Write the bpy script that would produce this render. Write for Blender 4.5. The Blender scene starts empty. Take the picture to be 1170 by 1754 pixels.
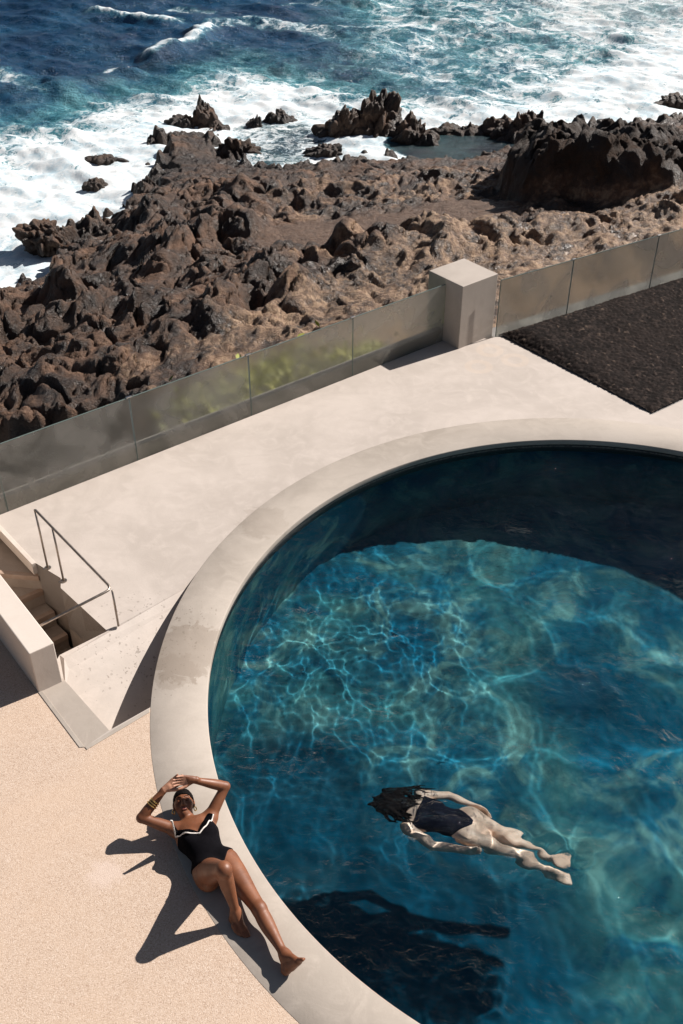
import bpy, bmesh, math, random
import numpy as np
from mathutils import Vector, Matrix
from mathutils.geometry import delaunay_2d_cdt

random.seed(7)
R = math.radians
SC = bpy.context.scene
COL = SC.collection

# ------------------------------------------------------------------ camera
H = 6.4                       # eye above the pool rim (z = 0)
F_PX, PITCH = 1780.0, R(37.05)
W_PX, H_PX = 1170, 1754
SEA = -6.0


def P(u, v, z=0.0):
    """point of the place seen at photo position (u, v) lying at height z"""
    x = (u - 585) / F_PX
    y = -(v - 877) / F_PX
    d = np.array([x, y * math.sin(PITCH) + math.cos(PITCH), y * math.cos(PITCH) - math.sin(PITCH)])
    t = (z - H) / d[2]
    return np.array([d[0] * t, d[1] * t, z])


cam = bpy.data.cameras.new('camera')
cam_o = bpy.data.objects.new('camera', cam)
COL.objects.link(cam_o)
cam_o.location = (0, 0, H)
cam_o.rotation_euler = (math.pi / 2 - PITCH, 0, 0)
cam.sensor_fit = 'VERTICAL'
cam.sensor_height = 36
cam.lens = 36 * F_PX / H_PX
cam.clip_end = 3000
SC.camera = cam_o

# ------------------------------------------------------------------ light
SUN_AZ, SUN_EL = R(31.8), R(39.0)       # azimuth from +X towards +Y
sd = Vector((math.cos(SUN_EL) * math.cos(SUN_AZ), math.cos(SUN_EL) * math.sin(SUN_AZ), math.sin(SUN_EL)))
sun = bpy.data.lights.new('sun', 'SUN')
sun.energy = 4.9
sun.angle = R(0.5)
sun.color = (1.0, 0.93, 0.865)
sun_o = bpy.data.objects.new('sun', sun)
COL.objects.link(sun_o)
sun_o.rotation_euler = (-sd).to_track_quat('-Z', 'Y').to_euler()
sun_o.location = sd * 40
world = bpy.data.worlds.new('World')
SC.world = world
world.use_nodes = True
wn = world.node_tree
sky = wn.nodes.new('ShaderNodeTexSky')
sky.sky_type = 'NISHITA'
sky.sun_disc = False
sky.dust_density = 0.9
sky.air_density = 0.9
sky.sun_elevation = SUN_EL
sky.sun_rotation = math.pi / 2 - SUN_AZ
bg = wn.nodes['Background']
bg.inputs[1].default_value = 0.05
hs = wn.nodes.new('ShaderNodeHueSaturation')
hs.inputs['Value'].default_value = 0.66
hs.inputs['Saturation'].default_value = 0.8      # thin bright haze over the sea pales the blue
wn.links.new(sky.outputs[0], hs.inputs['Color'])
wn.links.new(hs.outputs[0], bg.inputs[0])
SC.view_settings.view_transform = 'Standard'
SC.view_settings.look = 'None'
SC.view_settings.exposure = 0.61
SC.view_settings.gamma = 1
SC.cycles.max_bounces = 10
SC.cycles.transmission_bounces = 8
SC.cycles.transparent_max_bounces = 12
SC.cycles.caustics_refractive = True
SC.cycles.caustics_reflective = False
sun.cycles.is_caustics_light = True


# ------------------------------------------------------------------ noise (numpy)
def _hash(ix, iy, iz, seed):
    h = (ix.astype(np.int64) * 374761393 + iy.astype(np.int64) * 668265263 + iz * 2147483647 + seed * 144665) & 0xFFFFFFFF
    h = ((h ^ (h >> 13)) * 1274126177) & 0xFFFFFFFF
    h = ((h ^ (h >> 16)) * 2246822519) & 0xFFFFFFFF
    return (h ^ (h >> 15)) & 0xFFFFFFFF


def pn2(x, y, seed=0):
    ix = np.floor(x).astype(np.int64); iy = np.floor(y).astype(np.int64)
    fx = x - ix; fy = y - iy
    u = fx * fx * fx * (fx * (fx * 6 - 15) + 10); v = fy * fy * fy * (fy * (fy * 6 - 15) + 10)
    z = np.int64(0)

    def gr(a, b):
        t = _hash(ix + a, iy + b, z, seed) * (2 * math.pi / 4294967296.0)
        return np.cos(t) * (fx - a) + np.sin(t) * (fy - b)
    n0 = gr(0, 0); n1 = gr(1, 0); n2 = gr(0, 1); n3 = gr(1, 1)
    a = n0 + u * (n1 - n0); b = n2 + u * (n3 - n2)
    return (a + v * (b - a)) * 1.5


def pn3(x, y, z, seed=0):
    ix = np.floor(x).astype(np.int64); iy = np.floor(y).astype(np.int64); iz = np.floor(z).astype(np.int64)
    fx = x - ix; fy = y - iy; fz = z - iz
    f = lambda t: t * t * t * (t * (t * 6 - 15) + 10)
    u, v, w = f(fx), f(fy), f(fz)

    def gr(a, b, c):
        h = _hash(ix + a, iy + b, iz + c, seed)
        t = (h & 0xFFFF) * (2 * math.pi / 65536.0)
        s = ((h >> 16) & 0xFFFF) / 32768.0 - 1.0
        q = np.sqrt(np.maximum(0, 1 - s * s))
        return q * np.cos(t) * (fx - a) + q * np.sin(t) * (fy - b) + s * (fz - c)
    L = lambda a, b, t: a + t * (b - a)
    return 1.5 * L(L(L(gr(0, 0, 0), gr(1, 0, 0), u), L(gr(0, 1, 0), gr(1, 1, 0), u), v),
                   L(L(gr(0, 0, 1), gr(1, 0, 1), u), L(gr(0, 1, 1), gr(1, 1, 1), u), v), w)


def fbm2(x, y, octv=4, seed=0, gain=0.5):
    s = 0; a = 1.0; f = 1.0
    for k in range(octv):
        s = s + a * pn2(x * f, y * f, seed + k * 17); a *= gain; f *= 2.03
    return s


def worley2(x, y, seed=0):
    ix = np.floor(x).astype(np.int64); iy = np.floor(y).astype(np.int64)
    d1 = np.full(x.shape, 9.0); d2 = np.full(x.shape, 9.0); idn = np.zeros(x.shape)
    for a in (-1, 0, 1):
        for b in (-1, 0, 1):
            h = _hash(ix + a, iy + b, np.int64(1), seed)
            px_ = ix + a + (h & 0xFFFF) / 65536.0; py_ = iy + b + ((h >> 16) & 0xFFFF) / 65536.0
            d = np.hypot(x - px_, y - py_)
            m = d < d1
            d2 = np.where(m, d1, np.minimum(d2, d))
            idn = np.where(m, (h % 1000) / 1000.0, idn)
            d1 = np.where(m, d, d1)
    return d1, d2, idn


def sstep(a, b, x):
    t = np.clip((x - a) / (b - a), 0, 1)
    return t * t * (3 - 2 * t)


def poly_sd(pts, x, y):
    """signed distance to a polygon, negative inside"""
    d = np.full(x.shape, 1e9); ins = np.zeros(x.shape, bool)
    n = len(pts)
    for i in range(n):
        ax, ay = pts[i][:2]; bx, by = pts[(i + 1) % n][:2]
        ex, ey = bx - ax, by - ay
        t = np.clip(((x - ax) * ex + (y - ay) * ey) / (ex * ex + ey * ey + 1e-12), 0, 1)
        d = np.minimum(d, np.hypot(x - ax - t * ex, y - ay - t * ey))
        c = ((ay > y) != (by > y)) & (x < (bx - ax) * (y - ay) / (by - ay + 1e-12) + ax)
        ins ^= c
    return np.where(ins, -d, d)


def line_d(pts, x, y):
    d = np.full(x.shape, 1e9)
    for i in range(len(pts) - 1):
        ax, ay = pts[i][:2]; bx, by = pts[i + 1][:2]
        ex, ey = bx - ax, by - ay
        t = np.clip(((x - ax) * ex + (y - ay) * ey) / (ex * ex + ey * ey + 1e-12), 0, 1)
        d = np.minimum(d, np.hypot(x - ax - t * ex, y - ay - t * ey))
    return d


# ------------------------------------------------------------------ objects
def link(name, me, m=None, parent=None, smooth=False):
    o = bpy.data.objects.new(name, me)
    COL.objects.link(o)
    if m:
        me.materials.append(m)
    if parent:
        o.parent = parent
        o.matrix_parent_inverse = Matrix.Translation(-parent.location)
    if smooth:
        me.polygons.foreach_set('use_smooth', [True] * len(me.polygons))
    return o


def np_mesh(name, verts, quads):
    me = bpy.data.meshes.new(name)
    verts = np.ascontiguousarray(verts, dtype=np.float32); quads = np.ascontiguousarray(quads, dtype=np.int32)
    k = quads.shape[1]
    me.vertices.add(len(verts)); me.vertices.foreach_set('co', verts.ravel())
    me.loops.add(quads.size); me.loops.foreach_set('vertex_index', quads.ravel())
    me.polygons.add(len(quads)); me.polygons.foreach_set('loop_start', np.arange(0, quads.size, k, dtype=np.int32))
    me.polygons.foreach_set('loop_total', np.full(len(quads), k, dtype=np.int32))
    me.update(calc_edges=True)
    me.validate()
    return me


def attr(me, name, vals):
    a = me.attributes.new(name, 'FLOAT', 'POINT')
    a.data.foreach_set('value', np.ascontiguousarray(vals, dtype=np.float32))


def bm_obj(name, bm, m=None, parent=None, smooth=False):
    me = bpy.data.meshes.new(name)
    bmesh.ops.recalc_face_normals(bm, faces=bm.faces)
    bm.to_mesh(me); bm.free()
    return link(name, me, m, parent, smooth)


def tag(o, label, cat, group=None):
    o['label'] = label; o['category'] = cat
    if group:
        o['group'] = group
    return o


def kind(o, k='structure'):
    o['kind'] = k
    return o


def thing(name, loc, label, cat, group=None):
    o = bpy.data.objects.new(name, None)
    COL.objects.link(o)
    o.location = tuple(loc); o.empty_display_size = 0.2
    return tag(o, label, cat, group)


def prism(bm, poly, z0, z1, bevel=0.0):
    """vertical prism over an xy polygon"""
    b = [bm.verts.new((p[0], p[1], z0)) for p in poly]
    t = [bm.verts.new((p[0], p[1], z1)) for p in poly]
    n = len(poly); fs = [bm.faces.new(b[::-1]), bm.faces.new(t)]
    for i in range(n):
        fs.append(bm.faces.new((b[i], b[(i + 1) % n], t[(i + 1) % n], t[i])))
    if bevel:
        ed = list({e for f in fs for e in f.edges})
        bmesh.ops.bevel(bm, geom=ed, offset=bevel, segments=2, affect='EDGES', profile=0.5)


def tube(bm, pts, r, seg=10):
    pts = [Vector(p) for p in pts]
    rings = []
    up = Vector((0.13, 0.31, 0.94)).normalized()
    for i, p in enumerate(pts):
        d = (pts[min(i + 1, len(pts) - 1)] - pts[max(i - 1, 0)]).normalized()
        a = d.cross(up)
        if a.length < 0.05:
            a = d.cross(Vector((1, 0, 0)))
        a.normalize(); b = d.cross(a)
        rr = r[i] if hasattr(r, '__len__') else r
        rings.append([bm.verts.new(p + a * math.cos(2 * math.pi * k / seg) * rr + b * math.sin(2 * math.pi * k / seg) * rr) for k in range(seg)])
    for A, B in zip(rings, rings[1:]):
        for k in range(seg):
            bm.faces.new((A[k], A[(k + 1) % seg], B[(k + 1) % seg], B[k]))
    bm.faces.new(rings[0][::-1]); bm.faces.new(rings[-1])


# ------------------------------------------------------------------ material kit
class N:
    def __init__(self, name):
        self.m = bpy.data.materials.new(name)
        self.m.use_nodes = True
        self.t = self.m.node_tree
        self.t.nodes.clear()
        self.out = self.t.nodes.new('ShaderNodeOutputMaterial')

    def n(self, typ, ins=None, **kw):
        nd = self.t.nodes.new('ShaderNode' + typ)
        for k, v in kw.items():
            setattr(nd, k, v)
        for k, v in (ins or {}).items():
            if hasattr(v, 'is_linked') or isinstance(v, bpy.types.NodeSocket):
                self.t.links.new(v, nd.inputs[k])
            else:
                try:
                    nd.inputs[k].default_value = v
                except Exception:
                    nd.inputs[k].default_value = (*v, 1) if len(v) == 3 else v
        return nd

    def pos(self, scale=None):
        g = self.n('NewGeometry').outputs['Position']
        if scale is not None:
            g = self.n('VectorMath', {0: g, 1: scale}, operation='MULTIPLY').outputs[0]
        return g

    def noise(self, vec, scale, detail=4, rough=0.55, dist=0.0):
        return self.n('TexNoise', {'Vector': vec, 'Scale': scale, 'Detail': detail, 'Roughness': rough, 'Distortion': dist}).outputs[0]

    def ramp(self, fac, stops, interp='LINEAR'):
        r = self.n('ValToRGB', {0: fac})
        r.color_ramp.interpolation = interp
        e = r.color_ramp.elements
        while len(e) < len(stops):
            e.new(0.5)
        for el, (p, c) in zip(e, stops):
            el.position = p
            el.color = (c, c, c, 1) if isinstance(c, (int, float)) else (*c, 1)
        return r.outputs[0]

    def mix(self, fac, a, b, bt='MIX'):
        nd = self.n('Mix', data_type='RGBA', blend_type=bt)
        for i, v in ((0, fac), (6, a), (7, b)):
            if isinstance(v, bpy.types.NodeSocket):
                self.t.links.new(v, nd.inputs[i])
            elif i == 0:
                nd.inputs[i].default_value = v
            else:
                nd.inputs[i].default_value = (*v, 1)
        return nd.outputs[2]

    def math(self, op, a, b=0.0, c=None, clamp=False):
        nd = self.n('Math', operation=op, use_clamp=clamp)
        for i, v in enumerate((a, b) if c is None else (a, b, c)):
            if isinstance(v, bpy.types.NodeSocket):
                self.t.links.new(v, nd.inputs[i])
            else:
                nd.inputs[i].default_value = v
        return nd.outputs[0]

    def mapr(self, v, a, b, c=0.0, d=1.0, smooth=True):
        nd = self.n('MapRange', {0: v, 1: a, 2: b, 3: c, 4: d})
        nd.interpolation_type = 'SMOOTHSTEP' if smooth else 'LINEAR'
        return nd.outputs[0]

    def attr(self, name):
        return self.n('Attribute', attribute_name=name).outputs['Fac']

    def bump(self, h, strength=0.3, dist=0.01, normal=None):
        ins = {'Height': h, 'Strength': strength, 'Distance': dist}
        if normal is not None:
            ins['Normal'] = normal
        return self.n('Bump', ins).outputs[0]

    def bsdf(self, col, rough=0.6, normal=None, **kw):
        ins = {'Base Color': col, 'Roughness': rough}
        if normal is not None:
            ins['Normal'] = normal
        ins.update({k.replace('_', ' '): v for k, v in kw.items()})
        b = self.n('BsdfPrincipled', ins)
        self.t.links.new(b.outputs[0], self.out.inputs[0])
        return b

    def surf(self, sh):
        self.t.links.new(sh, self.out.inputs[0])


def concrete(name, base, dark, light, seed=0.0, spots=None, fine=0.5):
    k = N(name)
    p = k.n('VectorMath', {0: k.pos(), 1: (seed, seed * 0.7, seed * 1.3)}, operation='ADD').outputs[0]
    big = k.noise(p, 0.9, 5, 0.6, 0.6)
    mid = k.noise(p, 4.5, 6, 0.65, 1.2)
    fin = k.noise(p, 60, 4, 0.7)
    c = k.mix(k.mapr(big, 0.35, 0.68), dark, light)
    c = k.mix(0.40, c, base)
    c = k.mix(k.mapr(mid, 0.42, 0.75, 0, 0.65), c, light)
    st = k.n('VectorMath', {0: p, 1: (1.3, 5.5, 3)}, operation='MULTIPLY').outputs[0]
    c = k.mix(k.mapr(k.noise(st, 1.2, 5, 0.65, 0.8), 0.52, 0.78, 0, 0.35), c, dark)
    c = k.mix(k.mapr(fin, 0.3, 0.7, 0, fine * 0.35), c, dark)
    # hairline scratches and small pits
    pit = k.n('TexVoronoi', {'Vector': p, 'Scale': 26}).outputs['Distance']
    c = k.mix(k.mapr(pit, 0.02, 0.07, 0.35, 0.0), c, [q * 0.6 for q in dark])
    rough = k.mapr(mid, 0.3, 0.8, 0.62, 0.85)
    if spots:
        c, rough = spots(k, c, rough)
    h = k.math('ADD', k.math('MULTIPLY', mid, 0.6), k.math('MULTIPLY', fin, 0.25))
    k.bsdf(c, rough, k.bump(h, 0.35, 0.008))
    return k.m
# ------------------------------------------------------------------ hard surfaces round the pool
PC = np.array([0.3875 * H, 0.9725 * H]); RI = 0.5625 * H; RO = 0.635 * H
xy = lambda u, v, z=0: P(u, v, z)[:2]
FA, FB = xy(0, 882), xy(755, 585)
fd = (FB - FA) / np.linalg.norm(FB - FA)
fn = np.array([-fd[1], fd[0]])                       # towards the sea
G1, G2 = xy(970, 539), xy(1112, 495)
gd = (G2 - G1) / np.linalg.norm(G2 - G1)
gn = np.array([-gd[1], gd[0]])
PF, PR = xy(785, 598), xy(843, 574)                  # pillar corners
pd_ = (PR - PF) / np.linalg.norm(PR - PF)
pn_ = np.array([-pd_[1], pd_[0]])
PW = 0.62


def isect(a, b, c, d):
    r = b - a; s = d - c
    t = ((c[0] - a[0]) * s[1] - (c[1] - a[1]) * s[0]) / (r[0] * s[1] - r[1] * s[0])
    return a + r * t


def ext(a, b, s):
    return b + (b - a) / np.linalg.norm(b - a) * s


p57, p145, p255 = xy(57, 1163), xy(145, 1280), xy(256, 1214)
c0, c1 = xy(184, 1081), xy(336, 982)
pit_nl = xy(102, 1122)
par_r, par_l = xy(92, 1101, 0.45), xy(49.6, 1120, 0.45)
par_d = xy(0, 983, 0.45) - par_r
par_d /= np.linalg.norm(par_d)
ramp_a, ramp_b = xy(108, 1162), xy(187, 1251)
j1, j2, j3, j4 = xy(104, 1007), xy(104, 990), xy(62, 965), xy(8, 908)
pit_far_r = ext(j3, j4, 0.9)
pit_far_l = par_r + par_d * 3.1
pit = [pit_nl, c0, j1, j2, j3, j4, pit_far_r, pit_far_l, par_r + par_d * 0.2]
L1far = ext(p145, p255, 0.45)
cfar = ext(c0, c1, 0.45)
L2far = ext(p145, p57, 9.0)
ramp = [ramp_a, ramp_b, L1far, cfar, c0, pit_nl]
strip = [p145, ramp_b, ramp_a, p57]
RAMP_DROP = 0.46
cd = (c1 - c0) / np.linalg.norm(c1 - c0); cn = np.array([cd[1], -cd[0]])   # down the ramp
ramp_w = (p255 - c0) @ cn
gv = [xy(860, 577), xy(1117, 710), ext(xy(1117, 710), xy(1170, 685), 3.0)]
gv_far_r = G1 + gd * 6.0
gravel = [gv[0], gv[1], gv[2], gv_far_r, G1 - gd * 1.25]
FLd = FA - fd * 3.2
GRd = G1 + gd * 6.0
outer = [FLd, FB + fd * 0.3, G1 - gd * 1.35, GRd, np.array([11, 12]), np.array([11, -3]), np.array([-7, -3]), np.array([-7, 6])]
ring = [PC + RO * np.array([math.cos(a), math.sin(a)]) for a in np.linspace(0, 2 * math.pi, 193)[:-1]]

pts = []; edges = []


def add_loop(loop, closed=True):
    b = len(pts)
    pts.extend(Vector((float(p[0]), float(p[1]))) for p in loop)
    n = len(loop)
    for i in range(n if closed else n - 1):
        edges.append((b + i, b + (i + 1) % n))


add_loop(outer); add_loop(ring); add_loop(pit); add_loop(gravel)
add_loop([L2far, p57, p145, L1far], False)
add_loop([ramp_b, ramp_a, pit_nl], False); add_loop([c0, cfar], False)
for t_ in (.06, .14, .24, .36, .5, .65, .82):
    a_ = pit_nl + (ramp_b - pit_nl) * t_ + (L1far - ramp_b) * 0.02
    add_loop([a_, cfar + (L1far - cfar) * t_], False)
V2, E2, F2, *_ = delaunay_2d_cdt(pts, edges, [], 0, 1e-5)
V2 = np.array([(v.x, v.y) for v in V2]); F2 = np.array(F2)
cen = V2[F2].mean(1); cx_, cy_ = cen[:, 0], cen[:, 1]
ins = lambda poly: poly_sd([tuple(q) for q in poly], cx_, cy_) < 0
keep = ins(outer) & (np.hypot(cx_ - PC[0], cy_ - PC[1]) > RO * 0.9995 - 0.002) & ~ins(pit)
side = lambda a, b: (b[0] - a[0]) * (cy_ - a[1]) - (b[1] - a[1]) * (cx_ - a[0])
is_ramp = keep & ins(ramp)
is_grav = keep & ins(gravel) & ~is_ramp
left_of_L2 = side(p145, p57) > 0
below_L1 = side(p145, L1far) < 0
is_peb = keep & ~is_ramp & ~is_grav & (left_of_L2 | (below_L1 & (cx_ < PC[0]) & (cy_ < PC[1])))
is_strip = keep & ins(strip)
is_peb &= ~is_strip
is_deck = keep & ~is_ramp & ~is_grav & ~is_peb & ~is_strip


def region(name, sel, m, zf=None, skirt=0.0):
    f = F2[sel]; ids, inv = np.unique(f.ravel(), return_inverse=True)
    v = V2[ids]; z = zf(v) if zf else np.zeros(len(v))
    bm = bmesh.new()
    bv = [bm.verts.new((a[0], a[1], c)) for a, c in zip(v, z)]
    for t in inv.reshape(-1, 3):
        try:
            bm.faces.new([bv[i] for i in t])
        except ValueError:
            pass
    bmesh.ops.recalc_face_normals(bm, faces=bm.faces)
    for fc in bm.faces:
        if fc.normal.z < 0:
            fc.normal_flip()
    if skirt:
        be = [e for e in bm.edges if len(e.link_faces) == 1]
        r = bmesh.ops.extrude_edge_only(bm, edges=be)
        bmesh.ops.translate(bm, vec=(0, 0, -skirt), verts=[g for g in r['geom'] if isinstance(g, bmesh.types.BMVert)])
    me = bpy.data.meshes.new(name); bm.to_mesh(me); bm.free()
    return link(name, me, m)


def wet_spots(k, c, rough):
    """drying splashes by the ramp and a damp patch on the rim"""
    p = k.pos()
    ctr = xy(250, 1090)
    d = k.n('VectorMath', {0: p, 1: (ctr[0], ctr[1], 0)}, operation='DISTANCE').outputs['Value']
    vo = k.n('TexVoronoi', {'Vector': k.n('VectorMath', {0: p, 1: k.n('TexNoise', {'Vector': p, 'Scale': 9.0, 'Detail': 3}).outputs[1]}, operation='ADD').outputs[0], 'Scale': 8.5, 'Randomness': 1.0})
    rad = k.mapr(k.n('SeparateColor', {0: vo.outputs['Color']}).outputs[0], 0.3, 1.0, 0.0, 0.42)
    rad = k.math('MULTIPLY', rad, k.mapr(d, 0.15, 0.95, 1.0, 0.0))
    s = k.math('LESS_THAN', vo.outputs['Distance'], rad)
    vo2 = k.n('TexVoronoi', {'Vector': p, 'Scale': 22})
    rad2 = k.mapr(k.n('SeparateColor', {0: vo2.outputs['Color']}).outputs[0], 0.5, 1.0, 0.0, 0.3)
    s2 = k.math('LESS_THAN', vo2.outputs['Distance'], k.math('MULTIPLY', rad2, k.mapr(d, 0.3, 1.3, 1.0, 0.0)))
    s = k.math('MAXIMUM', k.math('MULTIPLY', s, 0.55), k.math('MULTIPLY', s2, 0.35))
    c = k.mix(s, c, (0.16, 0.13, 0.105))
    for (u, v, r, st) in ((318, 1115, 0.34, 0.5), (300, 1150, 0.2, 0.3), (450, 895, 0.26, 0.22)):
        q = xy(u, v)
        dd = k.n('VectorMath', {0: p, 1: (q[0], q[1], 0)}, operation='DISTANCE').outputs['Value']
        nz = k.noise(p, 7, 5, 0.65, 1.0)
        e = k.math('SUBTRACT', k.math('MULTIPLY', nz, 1.6), k.math('DIVIDE', dd, r))
        c = k.mix(k.mapr(e, -0.28, -0.12, 0, st), c, (0.22, 0.175, 0.135))
    # pale ring marks left by flower pots beside the pillar
    for (u, v) in ((839, 600), (820, 628), (882, 617)):
        q = xy(u, v)
        dd = k.n('VectorMath', {0: p, 1: (q[0], q[1], 0)}, operation='DISTANCE').outputs['Value']
        e = k.math('ABSOLUTE', k.math('SUBTRACT', dd, 0.135))
        c = k.mix(k.mapr(e, 0.03, 0.055, 0.22, 0.0), c, (0.6, 0.47, 0.36))
    return c, rough


M_deck = concrete('deck_concrete', (0.49, 0.43, 0.382), (0.40, 0.35, 0.308), (0.555, 0.49, 0.44), 0.0, wet_spots)
M_rim = concrete('rim_concrete', (0.385, 0.337, 0.29), (0.295, 0.255, 0.215), (0.46, 0.405, 0.352), 3.0, wet_spots)
M_strip = concrete('strip_concrete', (0.37, 0.318, 0.27), (0.315, 0.27, 0.23), (0.42, 0.365, 0.315), 5.0)
M_wallc = concrete('wall_concrete', (0.60, 0.525, 0.46), (0.52, 0.45, 0.39), (0.66, 0.585, 0.52), 9.0)
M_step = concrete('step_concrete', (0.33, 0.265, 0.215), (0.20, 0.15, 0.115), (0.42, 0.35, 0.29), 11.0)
M_kerb = concrete('kerb_concrete', (0.20, 0.19, 0.18), (0.13, 0.12, 0.115), (0.28, 0.265, 0.25), 13.0)


def m_pebble():
    k = N('pebble_wash')
    p = k.pos()
    vo = k.n('TexVoronoi', {'Vector': p, 'Scale': 150})
    cell = k.n('SeparateColor', {0: vo.outputs['Color']})
    c = k.ramp(cell.outputs[0], [(0.0, (0.35, 0.245, 0.18)), (0.14, (0.49, 0.37, 0.285)), (0.5, (0.54, 0.418, 0.326)), (0.85, (0.58, 0.46, 0.37)), (1.0, (0.66, 0.55, 0.46))])
    d = vo.outputs['Distance']
    c = k.mix(k.mapr(d, 0.42, 0.8, 0, 0.4), c, (0.38, 0.265, 0.185))
    big = k.noise(p, 1.3, 5, 0.6, 0.5)
    c = k.mix(k.mapr(big, 0.35, 0.7, 0, 0.4), c, (0.58, 0.43, 0.315))
    c = k.mix(k.mapr(k.noise(p, 5, 4, 0.6), 0.55, 0.8, 0, 0.25), c, (0.42, 0.29, 0.2))
    q = xy(180, 1498)                                     # chalky scuff
    dd = k.n('VectorMath', {0: p, 1: (q[0], q[1], 0)}, operation='DISTANCE').outputs['Value']
    e = k.math('SUBTRACT', k.math('MULTIPLY', k.noise(p, 12, 4, 0.6, 0.5), 1.5), k.math('DIVIDE', dd, 0.13))
    c = k.mix(k.mapr(e, -0.5, 0.3, 0, 0.55), c, (0.62, 0.5, 0.43))
    h = k.math('SUBTRACT', 1.0, d)
    k.bsdf(c, 0.85, k.bump(h, 0.38, 0.004))
    return k.m


M_peb = m_pebble()
deck = kind(region('concrete_deck', is_deck, M_deck, None, 0.5))
rz = lambda v: -RAMP_DROP * np.clip(((v - c0) @ cn) / ramp_w, 0, 1.6) ** 0.72
kind(region('concrete_ramp', is_ramp, M_deck, rz))
kind(region('pebble_paving', is_peb, M_peb, None, 0.5))
kind(region('concrete_path', is_strip, M_strip, None, 0.5))
# slim trowelled edging between pebble wash and concrete
bm = bmesh.new()
for a, b in ((ext(p145, p57, -0.0), p145), (p145, p255)):
    d_ = (b - a) / np.linalg.norm(b - a); n_ = np.array([-d_[1], d_[0]])
    n_ = -n_
    w_ = 0.035
    prism(bm, [a, b, b + n_ * w_ - d_ * 0.02, a + n_ * w_], -0.02, 0.006, 0.003)
kind(bm_obj('paving_edging', bm, M_rim))

# ---- pool shell
DEPTH = 1.38
WATER = -0.125
pool = thing('swimming_pool', (PC[0], PC[1], 0), 'round sunken swimming pool with smooth pale concrete rim and dark blue tiled inside', 'swimming pool')


def lathe(name, prof, m, parent, seg=256, flip=False):
    a = np.linspace(0, 2 * math.pi, seg, endpoint=False)
    n = len(prof)
    v = np.array([[PC[0] + r * math.cos(t), PC[1] + r * math.sin(t), z] for t in a for r, z in prof])
    q = []
    for i in range(seg):
        for j in range(n - 1):
            A = i * n + j; B = ((i + 1) % seg) * n + j
            q.append((A, A + 1, B + 1, B) if flip else (A, B, B + 1, A + 1))
    return link(name, np_mesh(name, v, np.array(q)), m, parent, False)


rim = lathe('pool_rim', [(RI + .05, -.062), (RI + .004, -.062), (RI + .001, -.058), (RI, -.05), (RI, -.008), (RI + .002, -.002), (RI + .008, .002), (RO - .004, .002), (RO - .0005, .0), (RO, -.004), (RO, -.6)], M_rim, pool, 256)


def m_tile():
    k = N('pool_tile')
    p = k.pos()
    big = k.noise(p, 0.62, 4, 0.55, 0.8)
    mid = k.noise(p, 1.8, 5, 0.62, 0.9)
    c = k.mix(k.mapr(big, 0.36, 0.62), (0.006, 0.098, 0.165), (0.036, 0.158, 0.180))
    c = k.mix(k.mapr(mid, 0.48, 0.66, 0, 0.75), c, (0.135, 0.30, 0.28))
    c = k.mix(k.mapr(mid, 0.46, 0.34, 0, 0.8), c, (0.003, 0.072, 0.130))
    # dark patches painted as shade into the floor colour, mostly round the swimmer's shadow
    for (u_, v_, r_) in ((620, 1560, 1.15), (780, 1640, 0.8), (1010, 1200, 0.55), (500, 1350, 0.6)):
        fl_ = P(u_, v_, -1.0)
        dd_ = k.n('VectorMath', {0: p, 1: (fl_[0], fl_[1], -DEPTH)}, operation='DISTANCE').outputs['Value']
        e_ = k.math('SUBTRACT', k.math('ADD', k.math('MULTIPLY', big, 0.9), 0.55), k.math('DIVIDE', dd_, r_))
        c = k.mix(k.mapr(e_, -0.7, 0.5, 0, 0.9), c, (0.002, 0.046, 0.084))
    # mosaic joints
    br = k.n('TexVoronoi', {'Vector': p, 'Scale': 14}, feature='DISTANCE_TO_EDGE').outputs[0]
    c = k.mix(k.mapr(br, 0.0, 0.05, 0.25, 0.0), c, (0.01, 0.03, 0.04))
    k.bsdf(c, 0.7, Specular_IOR_Level=0.0)
    return k.m


def m_band():
    k = N('waterline_tile')
    p = k.pos()
    z = k.n('SeparateXYZ', {0: p}).outputs[2]
    nz = k.noise(p, 30, 4, 0.65)
    lime = k.mapr(k.math('ABSOLUTE', k.math('ADD', z, 0.098)), 0.004, 0.014, 0.8, 0.0)
    lime = k.math('MULTIPLY', lime, k.mapr(nz, 0.3, 0.6))
    c = k.mix(lime, (0.028, 0.026, 0.026), (0.20, 0.18, 0.16))
    k.bsdf(c, 0.45)
    return k.m


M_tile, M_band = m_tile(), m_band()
lathe('waterline_band', [(RI + .022, -.062), (RI + .022, -.20)], M_band, pool, 256)
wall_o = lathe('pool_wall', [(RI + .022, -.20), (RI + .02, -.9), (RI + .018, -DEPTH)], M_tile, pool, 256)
a = np.linspace(0, 2 * math.pi, 256, endpoint=False)
fl = np.concatenate([[[PC[0], PC[1], -DEPTH]], np.stack([PC[0] + (RI + .018) * np.cos(a), PC[1] + (RI + .018) * np.sin(a), np.full(256, -DEPTH)], 1)])
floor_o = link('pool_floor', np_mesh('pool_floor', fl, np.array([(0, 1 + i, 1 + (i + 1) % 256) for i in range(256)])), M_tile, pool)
for o in (wall_o, floor_o):
    o.cycles.is_caustics_receiver = True

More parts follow.
